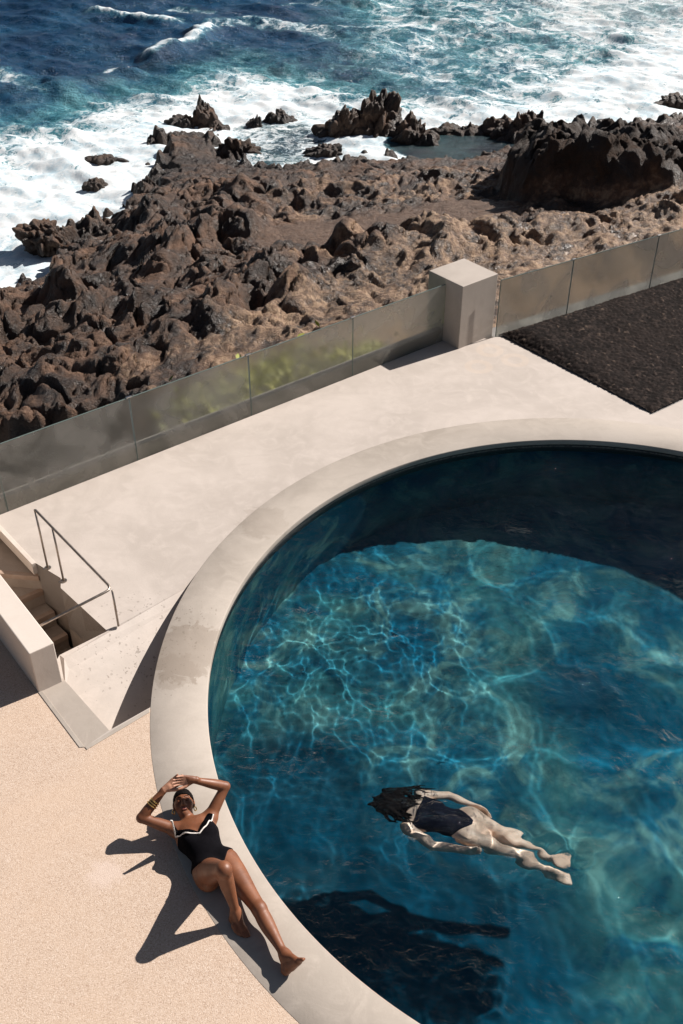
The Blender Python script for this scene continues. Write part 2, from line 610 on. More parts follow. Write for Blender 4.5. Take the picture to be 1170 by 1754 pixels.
# ---- pool water: one closed body with real ripples
def wave(x, y):
    wx = x + 0.12 * pn2(x * 1.7, y * 1.7, 5); wy = y + 0.12 * pn2(x * 1.7, y * 1.7, 6)
    h = 0.020 * pn2(wx * 1.0, wy * 1.1, 1) + 0.0110 * pn2(wx * 1.9, wy * 1.75, 2)
    h = h + 0.0014 * pn2(wx * 3.9, wy * 3.5, 3) + 0.00040 * pn2(wx * 11, wy * 9.5, 4)
    # stirred water under the far rim where ripples run shorter
    q = xy(740, 965)
    g_ = np.exp(-((x - q[0]) ** 2 + (y - q[1]) ** 2) / 1.6 ** 2)
    h = h + g_ * (0.0038 * pn2(x * 3.4, y * 3.1, 20) + 0.0014 * pn2(x * 7.0, y * 7.6, 21) + 0.0006 * pn2(x * 15, y * 14, 22))
    # wake round the swimmer's legs
    a_, b_ = xy(680, 1385, -.13), xy(960, 1468, -.13)
    g_ = np.exp(-(line_d([a_, b_], x, y) / 0.22) ** 2)
    return h + g_ * (0.026 * pn2(x * 5.5, y * 8, 31) + 0.0095 * pn2(x * 11, y * 14, 32))


st = 0.018
nx = int(2 * (RI + 0.06) / st) + 1
gx = PC[0] - RI - 0.06 + st * np.arange(nx); gy = PC[1] - RI - 0.06 + st * np.arange(nx)
X, Y = np.meshgrid(gx, gy)
inside = np.hypot(X - PC[0], Y - PC[1]) < RI + 0.055
cell = inside[:-1, :-1] & inside[1:, :-1] & inside[:-1, 1:] & inside[1:, 1:]
idx = np.arange(nx * nx).reshape(nx, nx)
q = np.stack([idx[:-1, :-1][cell], idx[:-1, 1:][cell], idx[1:, 1:][cell], idx[1:, :-1][cell]], 1)
used, inv = np.unique(q.ravel(), return_inverse=True)
q = inv.reshape(-1, 4)
vx, vy = X.ravel()[used], Y.ravel()[used]
v = np.stack([vx, vy, WATER + wave(vx, vy)], 1)
bm = bmesh.new()
me = np_mesh('pool_water', v, q)
bm.from_mesh(me)
be = [e for e in bm.edges if len(e.link_faces) == 1]
r_ = bmesh.ops.extrude_edge_only(bm, edges=be)
nv = [g_ for g_ in r_['geom'] if isinstance(g_, bmesh.types.BMVert)]
for w_ in nv:
    w_.co.z = -DEPTH - 0.06
be = [e for e in r_['geom'] if isinstance(e, bmesh.types.BMEdge)]
bmesh.ops.contextual_create(bm, geom=be)
bmesh.ops.recalc_face_normals(bm, faces=bm.faces)
for f_ in bm.faces:
    f_.smooth = f_.normal.z > 0.5
bm.to_mesh(me); bm.free()
k = N('pool_water')
q_ = xy(640, 1030)
dd = k.n('VectorMath', {0: k.pos(), 1: (q_[0], q_[1], WATER)}, operation='DISTANCE').outputs['Value']
rf = k.n('BsdfRefraction', {'Color': (0.91, 0.975, 0.99), 'Roughness': k.mapr(dd, 1.5, 3.0, 0.01, 0.14), 'IOR': 1.333})
rip = k.math('ADD', k.noise(k.pos((1.0, 1.3, 1.0)), 3.0, 4, 0.55, 0.8), k.math('MULTIPLY', k.noise(k.pos((1.0, 1.25, 1.0)), 11, 5, 0.65, 0.7), 0.40))
nb = k.bump(rip, 1.0, 0.085)
fr_ = k.n('LayerWeight', {'Blend': 0.5, 'Normal': nb}).outputs['Facing']
fr_ = k.math('ADD', 0.015, k.math('MULTIPLY', k.math('POWER', fr_, 5.0), 0.75))
gs = k.n('BsdfGlossy', {'Color': (1, 1, 1), 'Roughness': 0.0, 'Normal': nb})
mx_ = k.n('MixShader', {0: fr_, 1: rf.outputs[0], 2: gs.outputs[0]})
k.surf(mx_.outputs[0])
M_water = k.m
water = kind(link('pool_water', me, M_water))
water.cycles.is_caustics_caster = True

# ---- parapet beside the stairs
par = [par_l, par_r, par_r + par_d * 3.4, par_l + par_d * 3.4]
bm = bmesh.new(); prism(bm, par, -0.3, 0.45, 0.008)
tag(bm_obj('parapet_wall', bm, M_wallc), 'low smooth concrete parapet wall running beside the sunken stairs', 'wall')

# ---- stairs going down
stairs = thing('sunken_stairs', ((pit_nl + c0) / 2).tolist() + [-0.8], 'sunken concrete stairs with brown edges going down beside the low parapet', 'stairs')
noses = [((0, 981), (70, 987), -0.16), ((37, 1026), (78, 1008), -0.33), ((65, 1060), (97, 1045), -0.50), ((94, 1096), (118, 1084), -0.67), ((110, 1128), (140, 1112), -0.84)]
Rw0, Rw1 = c0, j3


def stair_line(a, b, z):
    A, B = xy(*a, z), xy(*b, z)
    return isect(A, B, par_r, par_r + par_d), isect(A, B, Rw0, Rw1)


prev = (pit_far_l + par_d * 0.3, ext(j3, j4, 1.2))
M_nose = concrete('step_edge', (0.36, 0.25, 0.18), (0.25, 0.16, 0.11), (0.46, 0.36, 0.29), 17.0)
for a_, b_, z_ in noses:
    l_, r2 = stair_line(a_, b_, z_)
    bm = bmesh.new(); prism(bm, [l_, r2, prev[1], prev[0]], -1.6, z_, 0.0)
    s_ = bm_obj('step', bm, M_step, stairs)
    d_ = (r2 - l_) / np.linalg.norm(r2 - l_); n_ = np.array([d_[1], -d_[0]])
    bm = bmesh.new(); prism(bm, [l_ + n_ * 0.018, r2 + n_ * 0.018, r2 - n_ * 0.035, l_ - n_ * 0.035], z_ - 0.05, z_ + 0.006, 0.004)
    bm_obj('step_edge', bm, M_nose, s_)
    prev = (l_, r2)
bm = bmesh.new()
wl = [c0, j1, j2, j3, j4, pit_far_r]
for a_, b_ in zip(wl, wl[1:]):
    vs = [bm.verts.new((*a_, 0)), bm.verts.new((*b_, 0)), bm.verts.new((*b_, -1.6)), bm.verts.new((*a_, -1.6))]
    bm.faces.new(vs)
for a_, b_ in ((pit_nl, c0), (pit_far_r, pit_far_l)):
    vs = [bm.verts.new((*a_, -0.004)), bm.verts.new((*b_, -0.004)), bm.verts.new((*b_, -1.6)), bm.verts.new((*a_, -1.6))]
    bm.faces.new(vs)
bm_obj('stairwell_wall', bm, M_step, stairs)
bm = bmesh.new()
d_ = (j4 - j3) / np.linalg.norm(j4 - j3); n_ = np.array([d_[1], -d_[0]])
prism(bm, [j3 - n_ * 0.045, ext(j3, j4, 0.9) - n_ * 0.045, ext(j3, j4, 0.9), j3], -0.12, 0.012, 0.004)
bm_obj('stairwell_kerb', bm, M_wallc, stairs)
bm = bmesh.new(); prism(bm, [p_ for p_ in (pit_nl, c0, ext(c0, pit_nl, -0.0))][:2] + [ext(c0, j1, 3), pit_far_l], -1.62, -1.58)
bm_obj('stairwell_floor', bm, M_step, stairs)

# ---- hand rail
M_steel = N('rail_steel')
M_steel.bsdf(M_steel.mix(M_steel.mapr(M_steel.noise(M_steel.pos(), 25, 4, 0.6), 0.4, 0.7), (0.30, 0.25, 0.21), (0.42, 0.36, 0.31)), 0.38, Metallic=0.9)
M_steel = M_steel.m
rail = thing('hand_rail', P(82, 973), 'slim steel hand rail on three posts beside the sunken stairs', 'hand rail')
b1, b2, b3 = P(82, 973), P(115, 992), P(203, 1072)
t1 = P(63.5, 873, 0.70); t1[:2] = b1[:2]
t3 = b3.copy(); t3[2] = 0.44
fr = (b2[:2] - b1[:2]) @ (b3[:2] - b1[:2]) / ((b3[:2] - b1[:2]) @ (b3[:2] - b1[:2]))
b2[:2] = b1[:2] + fr * (b3[:2] - b1[:2])
t2 = b2.copy(); t2[2] = t1[2] + fr * (t3[2] - t1[2])
endp = xy(73, 1068, 0.43)
side_l = isect(t3[:2], endp, par_r, par_r + par_d)
e_ = np.array([*side_l, 0.42])
V = Vector
c3 = V(t3); da = (V(t1) - c3).normalized(); db = (V(e_) - c3).normalized()
path = [V(t1) + V((0, 0, -0.03)), V(t1) + V((0, 0, -0.008)), V(t1) + (c3 - V(t1)).normalized() * 0.012, V(t1) + (c3 - V(t1)).normalized() * 0.03]
path += [c3 + da * 0.06]
for t_ in (0.25, 0.5, 0.75):
    path.append(c3 + da * 0.06 * (1 - t_) ** 2 + db * 0.06 * t_ ** 2)
path += [c3 + db * 0.06, V(e_)]
bm = bmesh.new(); tube(bm, path, 0.012, 10)
bm_obj('rail', bm, M_steel, rail, True)
for b_, t_ in ((b1, t1), (b2, t2), (b3, t3 - np.array([0, 0, 0.01]))):
    bm = bmesh.new(); tube(bm, [b_, t_ - np.array([0, 0, 0.012])], 0.010, 10)
    po = bm_obj('post', bm, M_steel, rail, True)
    if b_ is not b3:
        bm = bmesh.new(); tube(bm, [b_ + np.array([0, 0, -0.002]), b_ + np.array([0, 0, 0.008])], 0.032, 16)
        br_ = np.array([*(-n_), 0])
        tube(bm, [b_ + np.array([0, 0, 0.012]), b_ + np.array([n_[0] * -0.05, n_[1] * -0.05, 0.010])], 0.009, 8)
        bm_obj('base_flange', bm, M_steel, po, False)

# ---- pillar
pil = [PF, PR, PR + pn_ * PW, PF + pn_ * PW]
bm = bmesh.new(); prism(bm, pil, -2.5, 0.866, 0.006)
M_pil = concrete('pillar_concrete', (0.41, 0.36, 0.315), (0.32, 0.275, 0.235), (0.47, 0.415, 0.365), 23.0)
tag(bm_obj('concrete_pillar', bm, M_pil), 'square concrete pillar standing between the two runs of glass fence', 'pillar')

# ---- glass fences
def m_glass():
    k = N('salted_glass')
    p = k.pos()
    n1 = k.noise(p, 1.7, 3, 0.5, 0.8)
    n2 = k.noise(p, 5, 3, 0.5)
    gl = k.n('BsdfGlass', {'Color': (0.88, 0.89, 0.86), 'Roughness': 0.16, 'IOR': 1.45})
    df = k.n('BsdfDiffuse', {'Color': (0.72, 0.68, 0.62)})
    tl = k.n('BsdfTranslucent', {'Color': (0.74, 0.70, 0.63)})
    d2 = k.n('MixShader', {0: 0.5, 1: df.outputs[0], 2: tl.outputs[0]})
    f = k.math('ADD', k.mapr(n1, 0.36, 0.64, 0.08, 0.34), k.mapr(n2, 0.4, 0.7, 0.0, 0.04))
    mx = k.n('MixShader', {0: f, 1: gl.outputs[0], 2: d2.outputs[0]})
    k.surf(mx.outputs[0])
    return k.m


M_glass = m_glass()
kk = N('glass_edge'); kk.bsdf((0.13, 0.17, 0.155), 0.2, Specular_IOR_Level=0.6); M_gedge = kk.m
kk = N('clip_metal'); kk.bsdf((0.6, 0.58, 0.55), 0.3, Metallic=1.0); M_clip = kk.m
GH = 0.79


def fence(name, start, d, n, lens, label, z0):
    root = thing(name, (*start, 0), label, 'glass fence')
    pos = np.concatenate([[0], np.cumsum(lens)])
    for i in range(len(lens)):
        a_ = start + d * (pos[i] + 0.008); b_ = start + d * (pos[i + 1] - 0.008)
        bm = bmesh.new(); prism(bm, [a_, b_, b_ + n * 0.012, a_ + n * 0.012], z0, GH, 0)
        pn = bm_obj('glass_panel', bm, M_glass, root)
        # green polished edges: top, both ends
        bm = bmesh.new()
        prism(bm, [a_ - d * 0.001, b_ + d * 0.001, b_ + d * 0.001 + n * 0.012, a_ - d * 0.001 + n * 0.012], GH + 0.0005, GH + 0.006)
        for e in (a_ - d * 0.0045, b_ + d * 0.0005):
            prism(bm, [e, e + d * 0.004, e + d * 0.004 + n * 0.012, e + n * 0.012], z0, GH + 0.0003)
        bm_obj('panel_edge', bm, M_gedge, pn)
        if i:
            bm = bmesh.new(); c_ = start + d * pos[i]
            prism(bm, [c_ - d * 0.03 - n * 0.006, c_ + d * 0.03 - n * 0.006, c_ + d * 0.03 + n * 0.018, c_ - d * 0.03 + n * 0.018], GH + 0.0063, GH + 0.018, 0.002)
            bm_obj('clip', bm, M_clip, root)
    return root


PLEN = np.linalg.norm(xy(232, 789) - xy(427, 712))
endL = isect(FA, FB, PF, PF + pn_)
fence('glass_fence', endL - fd * (PLEN * 7 + 0.004), fd, fn, [PLEN] * 7, 'salt-misted glass fence along the pale concrete deck, left of the pillar', -0.14)
GL = np.linalg.norm(G2 - G1)
startR = isect(G1, G2, PR, PR + pn_)
fence('glass_fence', startR + gd * 0.004, gd, gn, [np.linalg.norm(G1 - startR) - 0.004] + [GL] * 4, 'salt-misted glass fence behind the black gravel, right of the pillar', -0.05)
# kerb ledge behind the glass
bm = bmesh.new()
a_, b_ = FLd + fn * 0.004, endL + fn * 0.004
prism(bm, [a_ + fn * 0.03, b_ + fn * 0.03, b_ + fn * 0.12, a_ + fn * 0.12], -2.6, 0.165, 0.012)
tag(bm_obj('retaining_wall', bm, M_kerb), 'dark concrete upstand wall behind the left glass fence', 'wall')
bm = bmesh.new()
a_, b_ = G1 - gd * 1.2, GRd
prism(bm, [a_ + gn * 0.02, b_ + gn * 0.02, b_ + gn * 0.3, a_ + gn * 0.3], -2.6, -0.05, 0.01)
tag(bm_obj('retaining_wall', bm, M_kerb), 'dark concrete ledge wall behind the right glass fence', 'wall')

# ---- black gravel bed
st = 0.014
gp = np.array(gravel)
lim = [gp.min(0), np.minimum(gp.max(0), [7.4, 15])]
gx = np.arange(lim[0][0], lim[1][0], st); gy = np.arange(lim[0][1], lim[1][1], st)
X, Y = np.meshgrid(gx, gy)
sd_ = poly_sd([tuple(q_) for q_ in gravel], X, Y)
dl = (X - G1[0]) * gn[0] + (Y - G1[1]) * gn[1]
d1, d2, cid = worley2(X * 26, Y * 26, 3)
Z = 0.012 + 0.016 * (1 - d1) * (0.5 + cid) + 0.01 * pn2(X * 3, Y * 3, 4) + 0.09 * sstep(-2.2, 0, dl) * sstep(0, -0.25, sd_) + 0.02 * sstep(0, -0.1, sd_)
ok = (sd_ < 0)
cell = ok[:-1, :-1] & ok[1:, :-1] & ok[:-1, 1:] & ok[1:, 1:]
idx = np.arange(X.size).reshape(X.shape)
q = np.stack([idx[:-1, :-1][cell], idx[:-1, 1:][cell], idx[1:, 1:][cell], idx[1:, :-1][cell]], 1)
used, inv = np.unique(q.ravel(), return_inverse=True)
me = np_mesh('black_gravel', np.stack([X.ravel()[used], Y.ravel()[used], Z.ravel()[used]], 1), inv.reshape(-1, 4))
attr(me, 'cell', cid.ravel()[used])
k = N('black_gravel')
c = k.ramp(k.attr('cell'), [(0, (0.008, 0.0065, 0.006)), (0.5, (0.018, 0.014, 0.013)), (0.88, (0.032, 0.024, 0.021)), (0.97, (0.05, 0.037, 0.031)), (1, (0.12, 0.09, 0.07))])
c = k.mix(k.mapr(k.noise(k.pos(), 1.2, 4), 0.4, 0.7, 0, 0.3), c, (0.028, 0.020, 0.017))
k.bsdf(c, 0.9, k.bump(k.noise(k.pos(), 90, 4, 0.7), 0.6, 0.01), Specular_IOR_Level=0.08)
kind(link('black_gravel', me, k.m), 'stuff')
kind(region('gravel_bed_ground', is_grav, M_kerb))
# ------------------------------------------------------------------ rocky shore
sea_xy = lambda u, v, z=SEA: P(u, v, z)[:2]
shore_px = [(-420, 640), (-60, 525), (0, 492), (40, 446), (62, 405), (100, 398), (135, 385), (170, 352), (200, 338), (212, 305), (238, 275), (262, 232), (300, 212), (345, 205), (395, 214), (428, 262), (470, 284), (540, 276), (600, 262), (650, 256), (705, 262), (765, 274), (850, 270), (885, 256), (905, 232), (1000, 222), (1090, 228), (1200, 215), (1420, 205), (1800, 320), (1800, 900), (-420, 900)]
shore = [tuple(sea_xy(u, v)) for u, v in shore_px]
# heights of the shore at places read off the photo: (u, v, z)
ctl = [(760, 276, -6.2), (700, 266, -6.2), (640, 262, -6.1), (540, 280, -6.1), (470, 290, -6.0), (850, 272, -6.2), (425, 268, -6.0), (330, 222, -6.0), (290, 232, -6.1), (385, 232, -6.0), (580, 288, -5.5), (760, 296, -5.4), (860, 292, -5.3), (680, 290, -5.4), (500, 306, -5.4),
       (0, 480, -5.8), (60, 430, -5.6), (140, 400, -5.75), (215, 350, -5.75), (250, 290, -5.8), (300, 240, -5.6), (370, 225, -5.6), (440, 300, -5.5), (900, 262, -5.2),
       (120, 470, -5.35), (230, 420, -5.05), (330, 330, -5.0), (420, 330, -4.7), (520, 340, -4.5), (640, 320, -4.4), (760, 310, -4.4), (860, 320, -4.3),
       (0, 560, -5.15), (100, 560, -4.8), (210, 520, -4.3), (330, 450, -4.2), (480, 410, -4.2), (600, 400, -4.2), (720, 390, -4.0), (830, 370, -3.9), (960, 370, -3.7), (1100, 360, -3.5), (1200, 340, -3.4), (1350, 330, -3.4),
       (0, 700, -4.4), (120, 680, -4.1), (250, 610, -3.6), (400, 540, -3.4), (520, 480, -3.3), (640, 460, -3.1), (740, 440, -3.0), (860, 430, -2.9), (1000, 400, -2.7), (1150, 380, -2.5), (1400, 320, -2.5),
       (0, 840, -4.0), (300, 720, -3.6), (600, 600, -3.0), (900, 500, -2.4), (-250, 700, -5.2), (-250, 900, -4.8), (1300, 460, -2.2)]
cp = np.array([P(*c_) for c_ in ctl])


def base_height(x, y):
    w = 0; s = 0
    for a_, b_, c_ in cp:
        g_ = 1.0 / (((x - a_) ** 2 + (y - b_) ** 2) + 0.5) ** 2
        w = w + g_; s = s + g_ * c_
    return s / w


def zone(pts, z, soft, x, y):
    pl = [tuple(P(u, v, z)[:2]) for u, v in pts]
    d = poly_sd(pl, x, y)
    return sstep(soft, -soft, d)


def billow(x, y, seed, octv=4, gain=0.5):
    s = 0; a_ = 1.0; f_ = 1.0
    for k_ in range(octv):
        s = s + a_ * (np.abs(pn2(x * f_, y * f_, seed + k_ * 13)) * 2.2 - 0.45); a_ *= gain; f_ *= 2.1
    return s


def shore_height(x, y):
    sdist = poly_sd(shore, x, y)
    warp = 0.5 * pn2(x * 0.5, y * 0.5, 51); warp2 = 0.5 * pn2(x * 0.5, y * 0.5, 52)
    wx = x + warp + 0.12 * pn2(x * 2.2, y * 2.2, 53); wy = y + warp2 + 0.12 * pn2(x * 2.2, y * 2.2, 54)
    h = base_height(x, y)
    left = zone([(-400, 300), (240, 230), (450, 300), (400, 350), (425, 410), (480, 465), (570, 478), (720, 452), (660, 520), (-400, 900)], -4.3, 0.6, x, y)
    flat = zone([(425, 395), (540, 372), (700, 362), (830, 345), (885, 375), (840, 408), (740, 430), (610, 458), (500, 458)], -4.15, 0.45, x, y)
    mid = zone([(460, 290), (900, 270), (900, 350), (700, 385), (450, 395)], -4.5, 0.6, x, y)
    crag = zone([(905, 222), (960, 226), (1050, 246), (1120, 252), (1400, 225), (1500, 300), (1180, 372), (1080, 366), (1000, 366), (915, 344), (868, 318)], -4.0, 0.30, x + 0.5 * pn2(x * 0.9, y * 0.9, 57), y + 0.5 * pn2(x * 0.9, y * 0.9, 58))
    low = zone([(640, 405), (760, 395), (860, 385), (1200, 340), (1200, 420), (860, 450), (760, 470)], -3.2, 0.6, x, y)
    near = sstep(-0.3, -4.5, sdist)                      # calmer towards the water
    amp = (0.15 + 0.22 * left - 0.12 * flat * (1 - left) + 0.08 * low) * (0.45 + 0.55 * near) * (0.55 + 0.85 * sstep(-0.35, 0.3, pn2(x * 0.28 + 4, y * 0.28, 59)))
    d1, d2, cid = worley2(wx * 0.8, wy * 0.8, 61)
    e1, e2, cie = worley2(wx * 1.9 + 3, wy * 1.9, 62)
    g1, g2, cig = worley2(wx * 3.4, wy * 3.4 + 7, 63)
    dome = lambda q1, r: np.sqrt(np.clip(1 - (q1 / r) ** 2, 0, 1))
    lump = (cid > 0.45) * (0.35 + 0.8 * cid) * dome(d1, 0.62)
    lump2 = (cie > 0.4) * (0.3 + 0.8 * cie) * dome(e1, 0.60)
    lump3 = (cig > 0.35) * (0.3 + 0.8 * cig) * dome(g1, 0.55)
    macro = fbm2(wx * 0.32, wy * 0.32, 3, 66, 0.5)
    big = billow(wx * 0.62, wy * 0.62, 70, 3, 0.5)
    h = h + amp * (0.85 * macro + 0.80 * big + 0.60 * lump)
    # eroded slabs: ledges with worn lips
    qs = 0.30
    t_ = h / qs + 0.8 * pn2(wx * 0.45, wy * 0.45, 67) + 0.25 * pn2(wx * 2.2, wy * 2.2, 68)
    off_ = t_ - h / qs
    hs = (np.floor(t_) + sstep(0.45, 0.97, t_ - np.floor(t_)) - off_) * qs
    tw = np.clip(0.45 + 0.25 * left - 0.3 * flat, 0, 1) * (1 - crag)
    h = h * (1 - tw) + hs * tw
    h = h + amp * 0.50 * lump2
    for _ in range(4):                                  # weather the edges round
        for ax_ in (0, 1):
            h = (np.roll(h, 2, ax_) + 2 * np.roll(h, 1, ax_) + 3 * h + 2 * np.roll(h, -1, ax_) + np.roll(h, -2, ax_)) / 9.0
    # cracks
    cr1 = np.abs(pn2(wx * 0.8 + 9, wy * 0.8, 71)); cr2 = np.abs(pn2(wx * 1.9, wy * 1.9 + 5, 72))
    h = h - (0.05 + 0.20 * left) * (1 - flat) * (1 - sstep(0.0, 0.10, cr1)) - (0.04 + 0.09 * left) * (1 - flat) * (1 - sstep(0.0, 0.12, cr2))
    h = h + (0.045 + 0.012 * left - 0.036 * flat + 0.05 * low + 0.03 * mid * (1 - flat)) * lump3
    # ropy folds
    ca, sa = math.cos(0.55), math.sin(0.55)
    ux, uy = wx * ca + wy * sa, -wx * sa + wy * ca
    fold = np.abs(pn2(ux * 0.9, uy * 4.2, 81)) - 0.25 + 0.45 * (np.abs(pn2(ux * 2.4, uy * 8.5, 82)) - 0.25)
    h = h + (0.03 + 0.11 * left) * fold * (1 - flat) * sstep(-0.2, 0.4, pn2(x * 0.35, y * 0.35, 83))
    fine = billow(wx * 2.4, wy * 2.4, 90, 4, 0.55)
    h = h + (0.040 - 0.028 * flat * (1 - left)) * fine
    pits = np.clip(fbm2(wx * 1.6, wy * 1.6, 3, 97, 0.55), -1, 1)
    h = h + (mid * 0.13 + low * 0.10) * pits
    # the dark crag on the right: a broken wall with its face to the terrace
    top = -2.90 - 0.20 * (y - 29.5) + 0.30 * pn2(x * 0.45, y * 0.45, 101) + 0.22 * billow(x * 0.8, y * 0.8, 102, 4, 0.55) + 0.22 * lump2 + 0.1 * lump3
    top = top - 0.55 * sstep(5.6, 4.4, x) - 0.25 * sstep(8.3, 10.5, x)
    h = h * (1 - crag) + crag * np.maximum(h, top)
    # run down into the water
    rag = 0.50 * sstep(-2.5, -4.5, x) + (0.35 + 0.75 * sstep(-3.5, -5.0, x)) * pn2(x * 0.9, y * 0.9, 111) + 0.28 * pn2(x * 2.7, y * 2.7, 112)
    f_ = sstep(0.25, -0.9, sdist + rag)
    h = h * f_ + (1 - f_) * (SEA - 0.75)
    h = h + sstep(0.8, -0.2, sdist) * sstep(-1.6, -0.3, sdist) * 0.30 * (lump2 + 0.6 * lump3 + 0.2)
    # keep below the terrace
    fd_ = (x - FA[0]) * fn[0] + (y - FA[1]) * fn[1]
    cap = -0.9 - 0.9 * sstep(0.2, 1.5, -fd_ + 0.6)
    h = np.minimum(h, cap)
    return h, sdist, left, flat, crag, mid


st = 0.045
gx = np.arange(-12.5, 15.5, st); gy = np.arange(8.4, 43.5, st)
X, Y = np.meshgrid(gx, gy)
# drop what lies under the terrace
fdist = (X - FA[0]) * fn[0] + (Y - FA[1]) * fn[1]
fdist2 = (X - G1[0]) * gn[0] + (Y - G1[1]) * gn[1]
ok = (np.where(X > PR[0], fdist2, fdist) > -0.25) & (poly_sd(shore, X, Y) < 1.6)
cell = ok[:-1, :-1] & ok[1:, :-1] & ok[:-1, 1:] & ok[1:, 1:]
idx = np.arange(X.size).reshape(X.shape)
q = np.stack([idx[:-1, :-1][cell], idx[:-1, 1:][cell], idx[1:, 1:][cell], idx[1:, :-1][cell]], 1)
used, inv = np.unique(q.ravel(), return_inverse=True)
q = inv.reshape(-1, 4)
x_, y_ = X.ravel()[used], Y.ravel()[used]
h_, sdist, left, flat, crag, mid = [q_.ravel()[used] for q_ in shore_height(X, Y)]
# push sideways a little so that faces overhang and edges turn ragged
ox = 0.045 * pn3(x_ * 2.6, y_ * 2.6, h_ * 2.6, 121) + 0.014 * pn3(x_ * 7, y_ * 7, h_ * 6, 122)
oy = 0.045 * pn3(x_ * 2.6, y_ * 2.6, h_ * 2.6, 123) + 0.014 * pn3(x_ * 7, y_ * 7, h_ * 6, 124)
am = 1 - 0.85 * flat + 1.6 * crag
ox = ox + crag * 0.20 * pn3(x_ * 1.1, y_ * 1.1, h_ * 1.5, 141) / (1 + 1.6 * crag); oy = oy + crag * 0.24 * pn3(x_ * 1.1, y_ * 1.1, h_ * 1.5, 142) / (1 + 1.6 * crag)
me = np_mesh('rocky_shore', np.stack([x_ + ox * am, y_ + oy * am, h_], 1), q)
dry = np.clip(0.02 + 0.78 * sstep(-4.6, -2.9, h_ + 0.35 * pn2(x_ * 0.6, y_ * 0.6, 131)) + 0.38 * mid - 0.45 * left * sstep(3, 7, np.hypot(x_ - 2, y_ - 12)), 0, 1)
fdd = (x_ - FA[0]) * fn[0] + (y_ - FA[1]) * fn[1]
dry = np.clip(dry + 0.42 * sstep(3.4, 0.8, fdd) * sstep(-4.6, -3.2, x_ - 0.2 * y_), 0, 1.15)
attr(me, 'dry', dry * (1 - crag) - 0.35 * crag); attr(me, 'black', crag); attr(me, 'sand', flat); attr(me, 'wet', sstep(SEA + 0.75, SEA + 0.1, h_ + 0.25 * pn2(x_, y_, 132)))


def m_rock(name='lava_rock', has=True, tone=0.3):
    k = N(name)
    p = k.pos()
    n1 = k.noise(p, 1.1, 6, 0.62, 0.6)
    n2 = k.noise(p, 6, 6, 0.65, 0.4)
    n3 = k.noise(p, 30, 5, 0.72)
    n4 = k.noise(p, 13, 5, 0.7, 0.8)
    dk = k.mix(k.mapr(n1, 0.35, 0.7), (0.022, 0.0125, 0.008), (0.155, 0.082, 0.047))
    lt = k.mix(k.mapr(n2, 0.35, 0.68), (0.19, 0.112, 0.066), (0.42, 0.285, 0.180))
    d = k.attr('dry') if has else tone
    f = k.math('ADD', d, k.math('MULTIPLY', k.math('SUBTRACT', n1, 0.5), 2.0))
    f = k.math('ADD', f, k.math('MULTIPLY', k.math('SUBTRACT', n2, 0.5), 1.4))
    c = k.mix(k.mapr(f, 0.30, 1.05), dk, lt)
    c = k.mix(k.mapr(n2, 0.55, 0.75, 0, 0.35), c, (0.14, 0.085, 0.05))
    if has:
        s = k.mix(k.mapr(n3, 0.35, 0.7), (0.11, 0.062, 0.037), (0.19, 0.112, 0.068))
        s = k.mix(k.mapr(n1, 0.45, 0.62), s, (0.085, 0.052, 0.035))
        c = k.mix(k.math('MULTIPLY', k.attr('sand'), k.mapr(n2, 0.25, 0.6, 0.35, 1.0)), c, s)
        w = k.attr('wet')
        c = k.mix(k.math('MULTIPLY', w, 0.75), c, (0.022, 0.015, 0.012))
    c = k.mix(k.mapr(n4, 0.55, 0.75, 0, 0.45), c, (0.26, 0.175, 0.115))
    if has:
        c = k.mix(k.math('MULTIPLY', k.attr('black'), 0.8), c, (0.020, 0.012, 0.0075))
    c = k.mix(k.mapr(n4, 0.45, 0.28, 0, 0.7), c, (0.020, 0.012, 0.008))
    pores = k.n('TexVoronoi', {'Vector': p, 'Scale': 19}).outputs['Distance']
    h = k.math('ADD', k.math('MULTIPLY', n2, 0.9), k.math('ADD', k.math('ADD', k.math('MULTIPLY', n4, 0.75), k.math('MULTIPLY', n3, 0.38)), k.math('MULTIPLY', k.mapr(pores, 0.05, 0.3), 0.25)))
    rough = k.mapr(n1, 0.35, 0.65, 0.32, 0.72)
    if has:
        rough = k.math('ADD', rough, k.math('MULTIPLY', k.attr('black'), 0.3), clamp=True)
    k.bsdf(c, rough, k.bump(h, 1.0, 0.075))
    return k.m


M_rock = m_rock()
kind(link('rocky_shore', me, M_rock, None, True))

# ---- separate rocks standing in the surf
ICO = None


